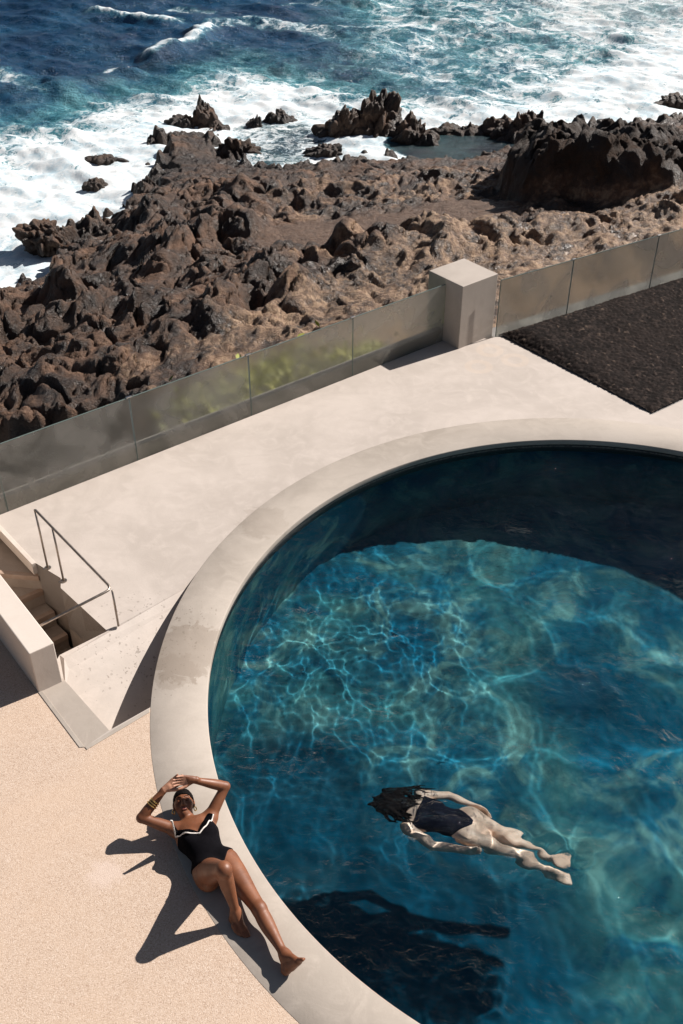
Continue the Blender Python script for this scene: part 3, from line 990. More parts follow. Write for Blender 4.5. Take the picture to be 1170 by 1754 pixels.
def rock(u, v, size, seed, label, name='sea_rock', spike=0.0, z=SEA - 0.1, tilt=(0, 0, 0), group=None, mat=None):
    """size = half extents (x, y, z); the foot of the rock is at photo place (u, v)"""
    bm = bmesh.new()
    bmesh.ops.create_icosphere(bm, subdivisions=6 if max(size) > 0.45 else 5, radius=1)
    me_ = bpy.data.meshes.new(name); bm.to_mesh(me_); bm.free()
    n_ = len(me_.vertices)
    c_ = np.empty(n_ * 3, np.float32); me_.vertices.foreach_get('co', c_); c_ = c_.reshape(-1, 3).astype(float)
    s_ = np.array(size)
    w_ = c_ * s_
    f1 = 1.0 / max(0.35, s_.max() * 0.8)
    a1 = pn3(w_[:, 0] * f1, w_[:, 1] * f1, w_[:, 2] * f1, seed)
    a2 = np.abs(pn3(w_[:, 0] * f1 * 2.3, w_[:, 1] * f1 * 2.3, w_[:, 2] * f1 * 1.3, seed + 1))
    a3 = np.abs(pn3(w_[:, 0] * 5, w_[:, 1] * 5, w_[:, 2] * 2.5, seed + 2))
    a4 = pn3(w_[:, 0] * 11, w_[:, 1] * 11, w_[:, 2] * 8, seed + 3)
    r_ = 1 + 0.45 * a1 + 0.55 * (a2 - 0.25) + 0.30 * (a3 - 0.25) * min(1, 0.5 / s_.max() + 0.35) + 0.06 * a4
    w_ = w_ * r_[:, None]
    if spike:
        up = np.clip(w_[:, 2] / s_[2], 0, 1.3)
        lx = w_[:, 0] + 0.5 * w_[:, 2]
        col_ = np.abs(pn2(lx * 1.1 + seed, w_[:, 1] * 0.9, seed + 5)) + 0.5 * np.abs(pn3(lx * 3, w_[:, 1] * 2.4, w_[:, 2] * 1.0, seed + 6)) + 0.25 * np.abs(pn3(lx * 8, w_[:, 1] * 7, w_[:, 2] * 2.5, seed + 7))
        w_[:, 2] += spike * s_[2] * up * (col_ * 0.9 - 0.4)
        w_[:, :2] *= (1 - 0.28 * np.clip(up, 0, 1) ** 1.4)[:, None]
    e_ = Matrix.Rotation(tilt[2], 3, 'Z') @ Matrix.Rotation(tilt[0], 3, 'X') @ Matrix.Rotation(tilt[1], 3, 'Y')
    w_ = w_ @ np.array(e_).T
    me_.vertices.foreach_set('co', w_.astype(np.float32).ravel()); me_.update()
    p_ = P(u, v, SEA if z < -5.5 else z)
    wz = w_[:, 2] + z
    attr(me_, 'dry', np.full(n_, 0.18) + 0.10 * (wz > SEA + 0.8)); attr(me_, 'sand', np.zeros(n_)); attr(me_, 'wet', sstep(SEA + 0.6, SEA + 0.05, wz))
    o = link(name, me_, mat or M_rock, None, True)
    o.location = (p_[0], p_[1], z)
    return tag(o, label, 'rock', group)


RS = 1
rock(350, 212, (0.52, 0.42, 0.95), 11, 'slim jagged rock pillar standing at the tip of the left headland', spike=0.3)
rock(316, 214, (0.62, 0.45, 0.42), 12, 'low wet rock beside the slim jagged rock pillar, on its left')
rock(372, 222, (0.42, 0.36, 0.34), 13, 'small wet rock just right of the slim jagged rock pillar')
rock(438, 214, (0.36, 0.30, 0.36), 14, 'small dark rock in the foamy cove, leftmost of two close together', spike=0.7)
rock(482, 206, (0.62, 0.36, 0.42), 15, 'wide low dark rock in the foamy cove, right of a smaller one', spike=0.6)
rock(405, 262, (0.78, 0.55, 0.60), 16, 'smooth rounded dark boulder at the inner edge of the foamy cove')
rock(585, 232, (0.95, 0.7, 1.05), 17, 'left lobe of the tall jagged rock stack in the surf', spike=0.4, tilt=(0, 0.35, 0.2))
rock(640, 228, (1.35, 0.85, 1.35), 18, 'tallest jagged ridged rock stack standing in the white surf', spike=0.28, tilt=(0, 0.25, 0.1))
rock(560, 262, (0.8, 0.5, 0.42), 19, 'low brown rock at the foot of the tallest rock stack')
rock(706, 240, (1.10, 0.62, 0.78), 20, 'ragged rock ridge sloping into the dark tide pool', spike=0.4, tilt=(0, 0.3, -0.3))
rock(795, 226, (1.30, 0.5, 0.42), 21, 'long low rock bar between the surf and the dark tide pool', spike=0.5)
rock(892, 232, (1.35, 0.8, 0.85), 22, 'dark craggy rock at the right end of the dark tide pool', spike=0.6)
rock(125, 276, (0.22, 0.17, 0.16), 23, 'tiny dark rock alone in the white foam, farthest left')
rock(180, 272, (0.72, 0.3, 0.24), 24, 'flat wet rock breaking the white foam left of the headland')
rock(160, 316, (0.40, 0.28, 0.26), 25, 'wet rock awash in foam near the left bend of the shore')
rock(1160, 178, (1.0, 0.5, 0.42), 26, 'dark reef rock in the foam at the right edge')
rock(1125, 212, (0.34, 0.26, 0.24), 27, 'small rock in the foam in front of the right edge reef')
rock(1045, 214, (0.45, 0.3, 0.3), 28, 'small rock in the foam behind the big dark crag')
rock(75, 428, (0.70, 0.6, 0.55), 29, 'angular dark boulder on the left shore corner above white water', z=-5.75)

# ------------------------------------------------------------------ sea
st = 0.11
gx = np.concatenate([np.arange(-26, 30, st)]); gy = np.arange(12.5, 66, st)
X, Y = np.meshgrid(gx, gy)
x_, y_ = X.ravel(), Y.ravel()


def sea_height(x, y):
    s = 0
    rs = np.random.RandomState(5)
    for lam, amp, n_ in ((7.5, 0.13, 3), (4.0, 0.085, 4), (2.1, 0.042, 5), (1.0, 0.018, 6)):
        for k_ in range(n_):
            th = math.radians(250 + rs.uniform(-38, 38)); kx, ky = math.cos(th) * 2 * math.pi / lam, math.sin(th) * 2 * math.pi / lam
            ph = rs.uniform(0, 6.28) + 1.6 * pn2(x * 0.16, y * 0.16, 200 + k_)
            w_ = np.sin(kx * x + ky * y + ph)
            s = s + amp * (1 - np.abs(w_)) * 0.9 - amp * 0.35
    s = s + 0.06 * fbm2(x * 0.9, y * 1.2, 4, 210) + 0.22 * pn2(x * 0.16, y * 0.24, 211)
    return s


FOAM = [(-260, 330), (-60, 236), (0, 216), (60, 196), (130, 176), (200, 162), (270, 150), (330, 128), (400, 112), (470, 118), (560, 128), (640, 150), (720, 158), (800, 140), (880, 112), (960, 84), (1040, 50), (1120, 20), (1260, -6), (1500, -10), (1500, 420), (600, 500), (-260, 700)]
foam_poly = [tuple(sea_xy(u, v)) for u, v in FOAM]
sdist = poly_sd(shore, x_, y_)
fdst = poly_sd(foam_poly, x_, y_)
nz = 0.5 * pn2(x_ * 0.28, y_ * 0.28, 220) + 0.28 * pn2(x_ * 0.8, y_ * 0.8, 221)
foam = sstep(3.0, -4.6, fdst + 2.6 * nz) * 0.82 - 0.12 * np.abs(nz)
foam = np.maximum(foam, sstep(2.6, 0.2, sdist + 0.9 * nz) * 0.90)
# thin the foam over deeper gaps inside the surf
gap = zone([(760, 120), (860, 100), (960, 60), (1040, 40), (1100, 80), (1000, 110), (860, 135)], SEA, 1.5, x_, y_)
foam = foam - 0.22 * gap
for pl, wd, dn in (([(170, 22), (225, 30), (290, 38)], 0.9, 0.80), ([(262, 98), (300, 88), (345, 66), (362, 52)], 0.62, 0.80), ([(180, 128), (210, 122), (236, 115)], 0.45, 0.72),
                   ([(380, 40), (430, 30), (520, 44), (570, 60)], 1.1, 0.52), ([(590, 48), (650, 50), (690, 54)], 0.7, 0.5), ([(0, 130), (40, 148), (80, 160)], 0.8, 0.48), ([(830, 0), (840, 20), (825, 60)], 1.2, 0.5),
                   ([(640, 100), (760, 70), (860, 30), (930, 0)], 1.8, 0.5), ([(300, 12), (360, 22)], 0.6, 0.5), ([(480, 10), (560, 4)], 0.6, 0.5), ([(690, 20), (760, 15), (820, 30)], 1.2, 0.46)):
    d_ = line_d([tuple(sea_xy(u, v)) for u, v in pl], x_, y_)
    foam = np.maximum(foam, dn * sstep(wd * 1.5, 0.0, d_ + wd * 0.9 * nz))
teal = sstep(4.5, -1.0, fdst + 2.6 * nz)
tz = zone([(560, -80), (1400, -80), (1400, 200), (700, 170), (600, 110)], SEA, 3.0, x_, y_)
teal = np.clip(np.maximum(teal * 0.8, tz * (0.85 + 0.5 * nz)), 0, 1)
foam = np.maximum(foam, tz * (0.47 + 0.3 * nz))
br = zone([(820, -60), (1500, -60), (1500, 120), (1000, 110), (900, 70)], SEA, 4.0, x_, y_)
foam = np.maximum(foam, br * (0.60 + 0.28 * nz)); teal = np.clip(teal + 0.4 * br, 0, 1.2)
# calm dark tide pool and the foamy cove
tp = zone([(690, 232), (760, 228), (870, 222), (900, 250), (870, 282), (760, 284), (690, 268), (655, 250)], SEA, 0.35, x_, y_)
foam = foam * (1 - 0.92 * tp)
cv = zone([(395, 215), (440, 200), (530, 205), (560, 240), (545, 285), (440, 285)], SEA, 0.5, x_, y_)
foam = foam * (1 - cv) + cv * (0.56 + 0.2 * nz)
calm = np.maximum(tp, 0.75 * cv)
zh = sea_height(x_, y_) * (1 - 0.88 * calm)
surf = sstep(0.55, 0.95, foam)
zh = zh * (1 - 0.45 * surf) + surf * (1 - calm) * (0.08 * fbm2(x_ * 0.7, y_ * 0.7, 4, 230) + 0.035 * np.abs(pn2(x_ * 2.4, y_ * 2.4, 231)))
# breaking crests
for pl, wd, up in (([(262, 100), (300, 90), (345, 68), (362, 54)], 0.7, 0.5), ([(170, 24), (230, 32), (290, 40)], 0.8, 0.3), ([(110, 150), (160, 140), (215, 126)], 1.0, 0.35), ([(560, 90), (640, 84), (720, 60)], 1.2, 0.3)):
    d_ = line_d([tuple(sea_xy(u, v)) for u, v in pl], x_, y_)
    zh = zh + up * np.exp(-(d_ / wd) ** 2)
idx = np.arange(X.size).reshape(X.shape)
q = np.stack([idx[:-1, :-1].ravel(), idx[:-1, 1:].ravel(), idx[1:, 1:].ravel(), idx[1:, :-1].ravel()], 1)
keepq = (sdist[q].max(1) > -2.2)
q = q[keepq]
used, inv = np.unique(q.ravel(), return_inverse=True)
me = np_mesh('sea', np.stack([x_[used], y_[used], SEA + zh[used]], 1), inv.reshape(-1, 4))
attr(me, 'foam', foam[used]); attr(me, 'teal', teal[used]); attr(me, 'calm', calm[used])


def m_sea():
    k = N('sea_water')
    p = k.pos()
    f = k.attr('foam'); tl = k.attr('teal')
    warp = k.n('TexNoise', {'Vector': p, 'Scale': 0.55, 'Detail': 4, 'Roughness': 0.6}).outputs[1]
    wv = k.n('VectorMath', {0: warp, 1: (0.5, 0.5, 0.5)}, operation='SUBTRACT').outputs[0]
    pw = k.n('VectorMath', {0: k.n('VectorMath', {0: wv, 'Scale': 2.6}, operation='SCALE').outputs[0], 1: p}, operation='ADD').outputs[0]
    # lace: thin veins of foam at several sizes
    def vein(scale, seed, w):
        q_ = k.n('VectorMath', {0: pw, 1: (seed, seed * 2.1, 0)}, operation='ADD').outputs[0]
        n_ = k.noise(q_, scale, 5, 0.6, 0.5)
        return k.mapr(k.math('ABSOLUTE', k.math('SUBTRACT', n_, 0.5)), 0.0, w, 1.0, 0.0)
    v1 = vein(0.55, 3.1, 0.10); v2 = vein(1.3, 7.7, 0.11); v3 = vein(3.4, 1.9, 0.13)
    lace = k.math('MAXIMUM', v1, k.math('MULTIPLY', v2, 0.85))
    lace = k.math('MAXIMUM', lace, k.math('MULTIPLY', v3, 0.62))
    fizz = k.noise(p, 9, 6, 0.72)
    body = k.noise(pw, 1.1, 7, 0.66, 0.3)
    pat = k.math('ADD', k.math('MULTIPLY', lace, 0.42), k.math('ADD', k.math('MULTIPLY', body, 0.62), k.math('MULTIPLY', fizz, 0.32)))
    # foam where the pattern climbs above the local threshold
    thr = k.math('SUBTRACT', 1.25, k.math('MULTIPLY', f, 1.02))
    m = k.mapr(k.math('SUBTRACT', pat, thr), -0.05, 0.26, 0.0, 0.97)
    deep = k.mix(k.mapr(k.noise(p, 0.25, 4), 0.35, 0.65), (0.006, 0.036, 0.088), (0.013, 0.072, 0.150))
    tea = k.mix(k.mapr(body, 0.35, 0.65), (0.02, 0.14, 0.18), (0.17, 0.43, 0.47))
    c = k.mix(k.math('MULTIPLY', tl, k.mapr(k.noise(pw, 0.4, 5, 0.6), 0.32, 0.62, 0.15, 1.0)), deep, tea)
    c = k.mix(k.math('MULTIPLY', k.attr('calm'), 0.8), c, (0.016, 0.014, 0.014))
    halo = k.mapr(k.math('SUBTRACT', pat, thr), -0.28, 0.05, 0.0, 0.4)
    c = k.mix(k.math('MULTIPLY', halo, k.math('SUBTRACT', 1.0, k.attr('calm'))), c, (0.13, 0.36, 0.42))
    rp = k.math('ADD', k.noise(k.pos((0.7, 1.3, 1)), 2.4, 8, 0.68, 0.5), k.math('MULTIPLY', k.noise(p, 8.5, 5, 0.65), 0.45))
    nb = k.bump(rp, 0.9, 0.17)
    wat = k.n('BsdfPrincipled', {'Base Color': c, 'Roughness': 0.14, 'IOR': 1.33, 'Normal': nb})
    ff_ = k.noise(pw, 3.2, 9, 0.72, 0.6)
    fc = k.mix(k.mapr(k.math('ADD', k.math('MULTIPLY', body, 0.5), k.math('MULTIPLY', ff_, 0.5)), 0.36, 0.58), (0.46, 0.60, 0.67), (0.76, 0.785, 0.79))
    hf = k.math('ADD', body, k.math('MULTIPLY', ff_, 0.9))
    foa = k.n('BsdfPrincipled', {'Base Color': fc, 'Roughness': 0.9, 'Specular IOR Level': 0.2, 'Normal': k.bump(hf, 0.45, 0.06)})
    mx = k.n('MixShader', {0: m, 1: wat.outputs[0], 2: foa.outputs[0]})
    k.surf(mx.outputs[0])
    return k.m


M_sea = m_sea()
kind(link('sea', me, M_sea, None, True))
# the open sea to the horizon and the sea bed
bm = bmesh.new()
far = [(-900, 65.8), (900, 65.8), (900, 1800), (-900, 1800)]
for pl in (far, [(-900, 12.6), (-25.9, 12.6), (-25.9, 65.8), (-900, 65.8)], [(29.8, 12.6), (900, 12.6), (900, 65.8), (29.8, 65.8)]):
    bm.faces.new([bm.verts.new((a_, b_, SEA - 0.25)) for a_, b_ in pl])
kk = N('open_sea')
kk.bsdf((0.008, 0.04, 0.09), 0.16, kk.bump(kk.noise(kk.pos(), 0.7, 6, 0.6), 0.8, 0.4), IOR=1.33)
kind(bm_obj('open_sea', bm, kk.m))
bm = bmesh.new()
bm.faces.new([bm.verts.new((a_, b_, SEA - 3.0)) for a_, b_ in ((-900, -30), (900, -30), (900, 1800), (-900, 1800))])
kind(bm_obj('ground', bm, M_rock))

# ------------------------------------------------------------------ low shrubs growing against the ledge behind the glass
k = N('shrub_leaf')
g_ = k.n('NewGeometry').outputs['Random Per Island']
c = k.ramp(g_, [(0, (0.16, 0.18, 0.03)), (0.5, (0.32, 0.33, 0.06)), (1, (0.52, 0.50, 0.13))])
k.bsdf(c, 0.55, Subsurface_Weight=0.0)
M_leaf = k.m
kk = N('shrub_stem'); kk.bsdf((0.16, 0.11, 0.07), 0.8); M_stem = kk.m


def shrub(u, v, z, rx, rz_, seed, label):
    p = P(u, v, z)
    root = thing('shrub', p, label, 'shrub', 'yellow-green shrubs behind the glass fence')
    rs = np.random.RandomState(seed)
    bm = bmesh.new()
    tips = []
    for i in range(9):
        a_ = rs.uniform(0, 6.28); r_ = rs.uniform(.3, .9)
        e = p + np.array([math.cos(a_) * rx * r_, math.sin(a_) * rx * r_ * .7, rz_ * rs.uniform(.7, 1.5)])
        m_ = (p + e) / 2 + rs.uniform(-.05, .05, 3)
        tube(bm, [p, m_, e], [.014, .010, .005], 5); tips.append(e)
    bm_obj('stem', bm, M_stem, root)
    n_ = 1500
    vs = []; qs_ = []
    for i in range(n_):
        c_ = tips[rs.randint(9)] + rs.normal(0, 1, 3) * np.array([rx * .34, rx * .28, rz_ * .3])
        d_ = nrm(rs.normal(0, 1, 3)); s_ = nrm(np.cross(d_, rs.normal(0, 1, 3))); L = rs.uniform(.04, .075)
        b = len(vs); vs += [c_ - d_ * L, c_ + s_ * L * .45, c_ + d_ * L, c_ - s_ * L * .45]; qs_.append((b, b + 1, b + 2, b + 3))
    link('foliage', np_mesh('foliage', np.array(vs), np.array(qs_)), M_leaf, root)


nrm = lambda v: np.asarray(v, float) / np.linalg.norm(v)
for i, (u, v, l_) in enumerate(((450, 700, 'yellow-green shrub blurred by the second glass panel from the pillar, at its left end'), (505, 676, 'yellow-green shrub blurred by glass, second from the left in its row'), (565, 655, 'yellow-green shrub blurred by glass, just left of a panel joint'), (640, 628, 'yellow-green shrub blurred by the glass panel next to the pillar'), (705, 598, 'small yellow-green shrub blurred by glass nearest the concrete pillar'))):
    q_ = P(u, v, 0) + np.array([*fn, 0]) * 0.75
    pp = P(u, v, 0)
    # stands on the rocks right behind the ledge
    root_xy = q_
    o_z = -0.95
    shrub_p = q_
    w_ = P(u, v, 0)
    # photo place of that spot
    from_u = u
    p0 = np.array([q_[0], q_[1], o_z])
    dirc = p0 - np.array([0, 0, H]); fw = np.array([0, math.cos(PITCH), -math.sin(PITCH)]); upv = np.array([0, math.sin(PITCH), math.cos(PITCH)])
    shrub(585 + F_PX * dirc[0] / (dirc @ fw), 877 - F_PX * (dirc @ upv) / (dirc @ fw), o_z, 0.60 if i < 4 else 0.36, 0.44 if i < 4 else 0.32, 40 + i, l_)

# ------------------------------------------------------------------ spray drifting off the breakers, far right
c_ = P(1100, 40, SEA)
bm = bmesh.new(); bmesh.ops.create_icosphere(bm, subdivisions=4, radius=1)
for v_ in bm.verts:
    v_.co = (c_[0] + v_.co.x * 8.5, c_[1] + v_.co.y * 7, SEA + 0.9 + v_.co.z * 1.7)
k = N('sea_spray')
p = k.pos()
dn = k.mapr(k.noise(p, 0.33, 3, 0.55), 0.42, 0.72, 0.0, 0.13)
rel = k.n('VectorMath', {0: k.n('VectorMath', {0: p, 1: (c_[0], c_[1], SEA + 0.9)}, operation='SUBTRACT').outputs[0], 1: (1 / 8.5, 1 / 7, 1 / 1.7)}, operation='MULTIPLY').outputs[0]
fall = k.mapr(k.n('VectorMath', {0: rel}, operation='LENGTH').outputs['Value'], 0.25, 1.0, 1.0, 0.0)
vs_ = k.n('VolumeScatter', {'Color': (0.95, 0.97, 1.0), 'Density': k.math('MULTIPLY', dn, fall), 'Anisotropy': 0.3})
k.t.links.new(vs_.outputs[0], k.out.inputs[1])
kind(bm_obj('sea_spray', bm, k.m), 'stuff')
# ------------------------------------------------------------------ people, grown as one smooth surface from a distance field
class Field:
    def __init__(self, lo, hi, h):
        self.lo = np.array(lo, float); self.h = h
        self.n = np.ceil((np.array(hi) - self.lo) / h).astype(int) + 1
        self.f = np.full(self.n, 1.0, np.float32)

    def block(self, lo, hi):
        a = np.clip(np.floor((np.array(lo) - self.lo) / self.h).astype(int), 0, self.n - 1)
        b = np.clip(np.ceil((np.array(hi) - self.lo) / self.h).astype(int) + 1, 1, self.n)
        sl = tuple(slice(i, j) for i, j in zip(a, b))
        ax = [self.lo[i] + self.h * np.arange(a[i], b[i]) for i in range(3)]
        return sl, np.meshgrid(*ax, indexing='ij', sparse=True)

    def put(self, d, sl, k):
        o = self.f[sl]
        if k <= 0:
            self.f[sl] = np.minimum(o, d)
            return
        t = np.clip(0.5 + 0.5 * (o - d) / k, 0, 1)
        self.f[sl] = o * (1 - t) + d * t - k * t * (1 - t)

    def cone(self, a, b, r0, r1=None, k=0.02):
        a = np.array(a, float); b = np.array(b, float); r1 = r0 if r1 is None else r1
        m = max(r0, r1) + k + 0.05
        sl, (x, y, z) = self.block(np.minimum(a, b) - m, np.maximum(a, b) + m)
        e = b - a; L = e @ e + 1e-12
        t = np.clip(((x - a[0]) * e[0] + (y - a[1]) * e[1] + (z - a[2]) * e[2]) / L, 0, 1)
        d = np.sqrt((x - a[0] - t * e[0]) ** 2 + (y - a[1] - t * e[1]) ** 2 + (z - a[2] - t * e[2]) ** 2) - (r0 + (r1 - r0) * t)
        self.put(d, sl, k)

    def ell(self, c, ax, rad, k=0.02, sub=False):
        c = np.array(c, float); rad = np.array(rad, float); m = rad.max() + k + 0.05
        sl, (x, y, z) = self.block(c - m, c + m)
        q = [((x - c[0]) * a[0] + (y - c[1]) * a[1] + (z - c[2]) * a[2]) for a in ax]
        k0 = np.sqrt(sum((qi / r) ** 2 for qi, r in zip(q, rad))); k1 = np.sqrt(sum((qi / r ** 2) ** 2 for qi, r in zip(q, rad))) + 1e-9
        d = k0 * (k0 - 1) / k1
        if sub:
            o = self.f[sl]; d = -d
            t = np.clip(0.5 - 0.5 * (o - d) / k, 0, 1)
            self.f[sl] = o * (1 - t) + d * t + k * t * (1 - t)
        else:
            self.put(d, sl, k)

    def coords(self):
        return np.meshgrid(*[self.lo[i] + self.h * np.arange(self.n[i]) for i in range(3)], indexing='ij', sparse=True)

    def sample(self, p):
        g_ = (np.asarray(p) - self.lo) / self.h
        i = np.clip(np.floor(g_).astype(int), 0, self.n - 2); f = g_ - i
        r = 0
        for a in (0, 1):
            for b in (0, 1):
                for c in (0, 1):
                    w = (f[..., 0] if a else 1 - f[..., 0]) * (f[..., 1] if b else 1 - f[..., 1]) * (f[..., 2] if c else 1 - f[..., 2])
                    r = r + w * self.f[i[..., 0] + a, i[..., 1] + b, i[..., 2] + c]
        return r


def surface(name, f, lo, h):
    s = f < 0
    n = np.array(f.shape)
    cnt = np.zeros(n - 1, np.int8)
    cs = [(a, b, c) for a in (0, 1) for b in (0, 1) for c in (0, 1)]
    sh = lambda A, o: A[o[0]:o[0] + n[0] - 1, o[1]:o[1] + n[1] - 1, o[2]:o[2] + n[2] - 1]
    for o in cs:
        cnt += sh(s, o)
    act = np.argwhere((cnt > 0) & (cnt < 8))
    idm = np.full(n - 1, -1, np.int64); idm[tuple(act.T)] = np.arange(len(act))
    acc = np.zeros((len(act), 3)); w = np.zeros(len(act))
    for a in cs:
        for ax in range(3):
            if a[ax]:
                continue
            b = list(a); b[ax] = 1
            fa = f[tuple((act + a).T)].astype(float); fb = f[tuple((act + b).T)].astype(float)
            m = (fa < 0) != (fb < 0)
            t = np.where(m, fa / np.where(m, fa - fb, 1), 0)
            p = np.array(a, float)[None] + t[:, None] * (np.array(b) - np.array(a))[None]
            acc[m] += p[m]; w[m] += 1
    v = (act + acc / w[:, None]) * h + lo
    quads = []
    for ax in range(3):
        o = [0, 0, 0]; o[ax] = 1
        A = s[:n[0] - o[0], :n[1] - o[1], :n[2] - o[2]]; B = s[o[0]:, o[1]:, o[2]:]
        e = np.argwhere(A != B)
        u_, v_ = [(1, 2), (2, 0), (0, 1)][ax]
        e = e[(e[:, u_] > 0) & (e[:, v_] > 0) & (e[:, u_] < n[u_] - 1) & (e[:, v_] < n[v_] - 1)]
        du = np.zeros(3, int); dv = np.zeros(3, int); du[u_] = 1; dv[v_] = 1
        q = np.stack([idm[tuple(t_.T)] for t_ in (e - du - dv, e - dv, e, e - du)], 1)
        fl = A[tuple(e.T)]
        q[~fl] = q[~fl][:, ::-1]
        quads.append(q)
    q = np.concatenate(quads); q = q[(q >= 0).all(1)]
    return np_mesh(name, v, q)


nrm = lambda v: np.asarray(v, float) / np.linalg.norm(v)


def hand(F, wrist, d, n, side, curl=0.25, size=1.0, thumb_out=0.8, spread=0.12):
    """wrist point, finger direction d, palm normal n; side = +1 thumb towards d x n"""
    d = nrm(d); n = nrm(n - d * (n @ d)); s = np.cross(d, n) * side
    z = size
    W_ = np.array(wrist)
    kn = []
    for i, (la, fo) in enumerate(((0.029, 0.082), (0.010, 0.087), (-0.010, 0.083), (-0.028, 0.075))):
        p = W_ + d * fo * z + s * la * z
        F.cone(W_ + d * 0.012 * z + s * la * 0.55 * z, p, 0.0125 * z, 0.0105 * z, 0.012)
        kn.append((p, la))
    F.cone(W_ - d * 0.02, W_ + d * 0.03, 0.021 * z, 0.020 * z, 0.015)
    for (p, la), L in zip(kn, (0.070, 0.079, 0.073, 0.057)):
        dd = nrm(d + s * la * spread * 30); ang = 0
        for seg, r in ((0.46, 0.0092), (0.30, 0.0083), (0.24, 0.0074)):
            ang += curl * (0.8 + 6 * abs(la) * 0.3)
            dir_ = dd * math.cos(ang) + n * math.sin(ang)
            e = p + dir_ * L * seg * z
            F.cone(p, e, r * z, r * 0.88 * z, 0.004)
            p = e
    t0 = W_ + d * 0.022 * z + s * 0.022 * z
    t1_ = t0 + nrm(d * 0.75 + s * thumb_out + n * 0.25) * 0.042 * z
    t2_ = t1_ + nrm(d * 0.95 + s * thumb_out * 0.55 + n * 0.2) * 0.032 * z
    t3_ = t2_ + nrm(d + s * 0.2 + n * 0.15) * 0.024 * z
    F.cone(t0, t1_, 0.015 * z, 0.0115 * z, 0.012); F.cone(t1_, t2_, 0.0108 * z, 0.0095 * z, 0.004); F.cone(t2_, t3_, 0.0095 * z, 0.008 * z, 0.004)


def foot(F, ankle, heel, ball, up, side, toe=0.052, curl=0.0):
    """side +1: big toe towards (ball-heel) x up"""
    a, h_, b = map(np.array, (ankle, heel, ball))
    d = nrm(b - h_); up = nrm(up - d * (up @ d)); s = np.cross(d, up) * side
    F.cone(a, h_ + up * 0.004, 0.033, 0.029, 0.03)
    F.cone(h_, h_ + d * 0.04, 0.029, 0.027, 0.02)
    F.cone(a + d * 0.01, b + up * 0.012 + s * 0.012, 0.034, 0.019, 0.03)
    for i, (la, fo, r, L) in enumerate(((0.026, 0.0, 0.0135, 1.0), (0.009, 0.004, 0.0095, 0.92), (-0.005, 0.0, 0.009, 0.8), (-0.018, -0.008, 0.0085, 0.68), (-0.030, -0.02, 0.008, 0.55))):
        k = b + s * la + d * fo
        F.cone(h_ + d * 0.05 + s * la * 0.7 + up * 0.004, k, 0.021, r + 0.005, 0.02)
        m = k + (d * 0.55 + up * 0.10) * toe * L
        F.cone(k, m, r + 0.002, r, 0.007)
        F.cone(m, m + (d * 0.5 - up * 0.22) * toe * L, r, r * 0.92, 0.004)


def limb(F, a, b, rads, k=0.02, off=None):
    """chain of cones from a to b with radii at equal steps; off = sideways bulges"""
    a = np.array(a, float); b = np.array(b, float)
    n_ = len(rads) - 1
    pt = [a + (b - a) * i / n_ + (off[i] if off is not None else 0) for i in range(n_ + 1)]
    pt = np.array(pt); m = max(rads) + k + 0.05
    sl, (x, y, z) = F.block(pt.min(0) - m, pt.max(0) + m)
    d = None
    # one smooth spine: finely resampled, radius eased between the stations
    M_ = 24
    tt = np.linspace(0, n_, M_ + 1)
    rr = np.interp(tt, range(n_ + 1), rads)
    for _ in range(6):
        rr[1:-1] = (rr[:-2] + 2 * rr[1:-1] + rr[2:]) / 4
    pp = np.stack([np.interp(tt, range(n_ + 1), pt[:, c]) for c in range(3)], 1)
    for _ in range(6):
        pp[1:-1] = (pp[:-2] + 2 * pp[1:-1] + pp[2:]) / 4
    for i in range(M_):
        e = pp[i + 1] - pp[i]; L = e @ e + 1e-12
        t = np.clip(((x - pp[i][0]) * e[0] + (y - pp[i][1]) * e[1] + (z - pp[i][2]) * e[2]) / L, 0, 1)
        q = np.sqrt((x - pp[i][0] - t * e[0]) ** 2 + (y - pp[i][1] - t * e[1]) ** 2 + (z - pp[i][2] - t * e[2]) ** 2) - (rr[i] + (rr[i + 1] - rr[i]) * t)
        d = q if d is None else np.minimum(d, q)
    F.put(d, sl, k)


def m_skin(name, dark, light, rough=0.4):
    k = N(name)
    p = k.pos()
    c = k.mix(k.mapr(k.noise(p, 7, 5, 0.6), 0.3, 0.7), dark, light)
    c = k.mix(k.mapr(k.noise(p, 90, 3, 0.6), 0.45, 0.8, 0, 0.25), c, dark)
    k.bsdf(c, k.mapr(k.noise(p, 20, 4), 0.3, 0.7, rough - 0.05, rough + 0.1), k.bump(k.noise(p, 160, 3), 0.12, 0.002), Subsurface_Weight=0.06, Subsurface_Radius=(0.02, 0.008, 0.004), Subsurface_Scale=0.3)
    return k.m


def plain(name, col, rough=0.6, **kw):
    k = N(name)
    n_ = k.noise(k.pos(), 60, 4, 0.6)
    k.bsdf(k.mix(k.mapr(n_, 0.3, 0.7), [q_ * 0.8 for q_ in col], [min(1, q_ * 1.15) for q_ in col]), rough, **kw)
    return k.m


M_skin = m_skin('deep_brown_skin', (0.145, 0.050, 0.021), (0.225, 0.084, 0.037), 0.50)
M_palm = plain('palm_skin', (0.46, 0.23, 0.145), 0.5)
M_suit = plain('black_swim_fabric', (0.0045, 0.004, 0.0055), 0.9, Specular_IOR_Level=0.06)
M_trim = plain('white_piping', (0.78, 0.72, 0.66), 0.7)
M_hair = plain('black_hair', (0.006, 0.004, 0.0035), 0.8, Specular_IOR_Level=0.08)
M_lip = plain('lip_skin', (0.22, 0.075, 0.060), 0.4)
M_gold = plain('polished_gold', (0.95, 0.62, 0.22), 0.16, Metallic=1.0)
UP = np.array([0, 0, 1.0])

